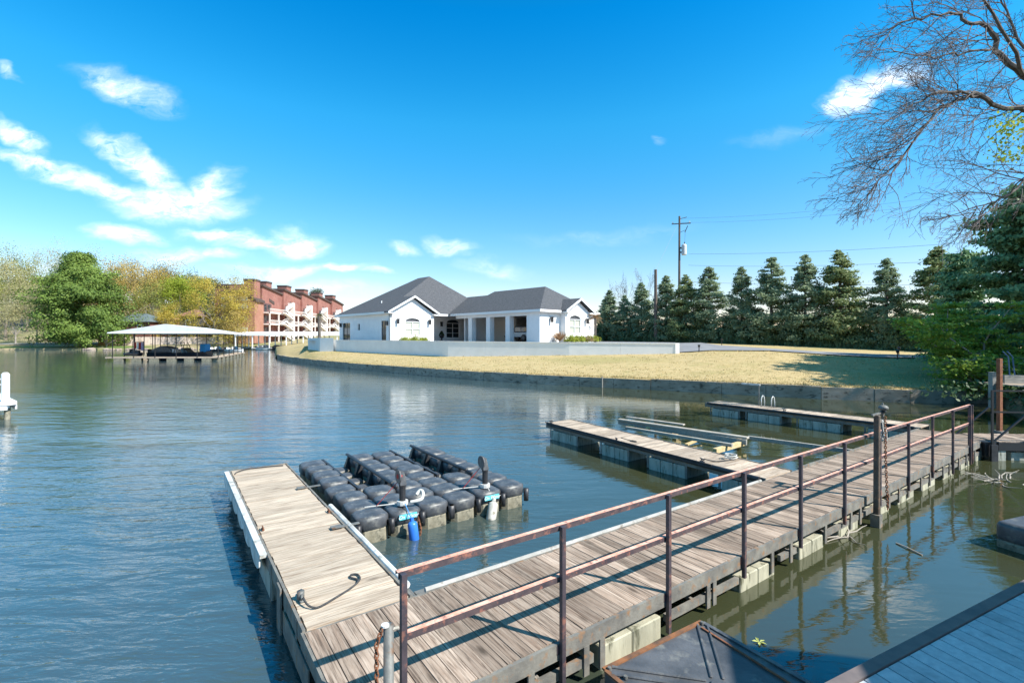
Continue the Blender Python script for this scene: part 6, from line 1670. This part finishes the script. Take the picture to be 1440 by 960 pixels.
part('tray', lambda mb: mb.box(-.1,.6,-.2,.4,.15,.45), M['black_pl'], hc, bevel=.04)
hc.name = 'garden_cart'
# brush and leaf litter on the bank
g_ = np.random.default_rng(9)
C = np.stack([g_.uniform(20.5,27,2600), g_.uniform(8,25,2600), np.zeros(2600)], 1); C[:,2] = .35+(C[:,0]-20)*.2+g_.uniform(0,.45,2600)
a_, b2_ = rcards(g_, C, .22, .5)
tag(link('undergrowth', cards_mesh('undergrowth', C, a_, b2_, M['hedge'])), 'scrubby undergrowth on the right bank', 'undergrowth', kind='stuff')

# ================= white dock post at the left edge =================
wd = empty('white_dock', P(-40,20,0), 0, 'white painted dock corner with a rope rail post at the left edge', 'dock')
bx_ = P(17,20).x-P(-40,20).x
part('decking', lambda mb: mb.prism([(bx_+.02,-.2,.62),(bx_+.05,.15,.62),(-2.5,3.4,.62),(-5,.6,.62),(-2.6,-2.3,.62)], (0,0,.14)), M['white_trim'], wd)
part('edge_beam', lambda mb: (mb.beam((bx_-.03,-.16,.52),(-2.6,-2.25,.52),.06,.18), mb.beam((bx_-.02,.18,.52),(-2.5,3.35,.52),.06,.18)), M['white_trim'], wd)
pst = part('post', lambda mb: mb.tube([(bx_-.22,-.05,.5),(bx_-.22,-.05,1.88),(bx_-.22,-.05,1.96)], [.13,.13,.07], 14), M['white_trim'], wd, smooth=False)
part('post', lambda mb: mb.tube([(bx_-.22-1.9,-.05-1.4,.5),(bx_-.22-1.9,-.05-1.4,1.9)], .13, 14), M['white_trim'], wd)
part('rope_rail', lambda mb: (rope(mb, [(bx_-.22,-.05,1.75),(bx_-.9,-.6,1.5),(bx_-2.12,-1.45,1.75)], .03), rope(mb, [(bx_-.22,-.05,1.55),(bx_-.9,-.6,1.2),(bx_-2.12,-1.45,1.5)], .03)), M['rope_white'], wd)
part('leg', lambda mb: mb.tube([(bx_-.3,.1,-1.5),(bx_-.3,.1,.6)], .1, 10), M['float_low'], wd)

# ================= unseen building added to shade the near deck (right of the picture) =================
bh = empty('shade_building', (6.9,2.9,0), R(-19), 'unseen white sided building with dark roof, added to shade the near deck', 'shade_building')
part('wall', lambda mb: mb.box(.35,9,-9,-.35,.3,5.2), M['white_wall'], bh)
part('roof', lambda mb: mb.prism([(0,0,5.2),(9.4,0,5.2),(9.4,0,5.35),(4.7,0,7.6),(0,0,5.35)], (0,-9.4,0)), M['shingle'], bh)
for x in (2,5.5):
    w = part('window', lambda mb: mb.box(x,x+1.4,-.349,-.30,2.2,3.6), M['glass_dark'], bh)
    part('frame', lambda mb: (mb.box(x-.1,x,-.349,-.27,2.1,3.7), mb.box(x+1.4,x+1.5,-.349,-.27,2.1,3.7), mb.box(x,x+1.4,-.349,-.27,3.6,3.7), mb.box(x,x+1.4,-.349,-.27,2.1,2.2)), M['white_trim'], w)

# ================= rough grass on the lawn edge =================
gg = np.random.default_rng(55)
M['straw'] = leafmat('straw_grass_blades', (.40,.31,.14), (.62,.50,.26), .3, .8, .5)
M['greenblade'] = leafmat('green_weed_blades', (.14,.18,.05), (.28,.30,.09), .3, .8, .5)
def lawn_pt(px, f):
    a = interp(row0, px); c = interp(row1, px)
    return a[0]+(c[0]-a[0])*f, a[1]+(c[1]-a[1])*(f*.55+.45*math.sin(f*math.pi/2))
def grass(nm, label, n, m, fpow, hgt, clump):
    C = []; D1 = []; D2 = []
    k = 0
    while k < n:
        px = gg.uniform(430, 1400); f = gg.random()**fpow
        Y, z = lawn_pt(px, f); p = P(px, Y+.2, z)
        for j in range(clump):
            h = hgt*gg.uniform(.5,1.4); a = gg.uniform(0,6.28)
            c = np.array([p.x+gg.normal()*.14, p.y+gg.normal()*.14+.15, p.z+h*.4]); d = np.array([math.cos(a)*.35,math.sin(a)*.35,1])*h*.5
            C.append(c); D1.append(d); D2.append(np.array([-math.sin(a),math.cos(a),0])*h*.16); k += 1
    o = link(nm, cards_mesh(nm, np.array(C), np.array(D1), np.array(D2), m)); return tag(o, label, 'grass', kind='stuff')
grass('grass', 'rough straw coloured grass along the edge of the sea wall', 16000, M['straw'], 6.0, .12, 6)
grass('grass', 'short dry grass and tufts over the lawn', 26000, M['straw'], 1.2, .07, 5)
grass('grass', 'scattered green weeds in the dry lawn', 5000, M['greenblade'], 1.6, .08, 9)
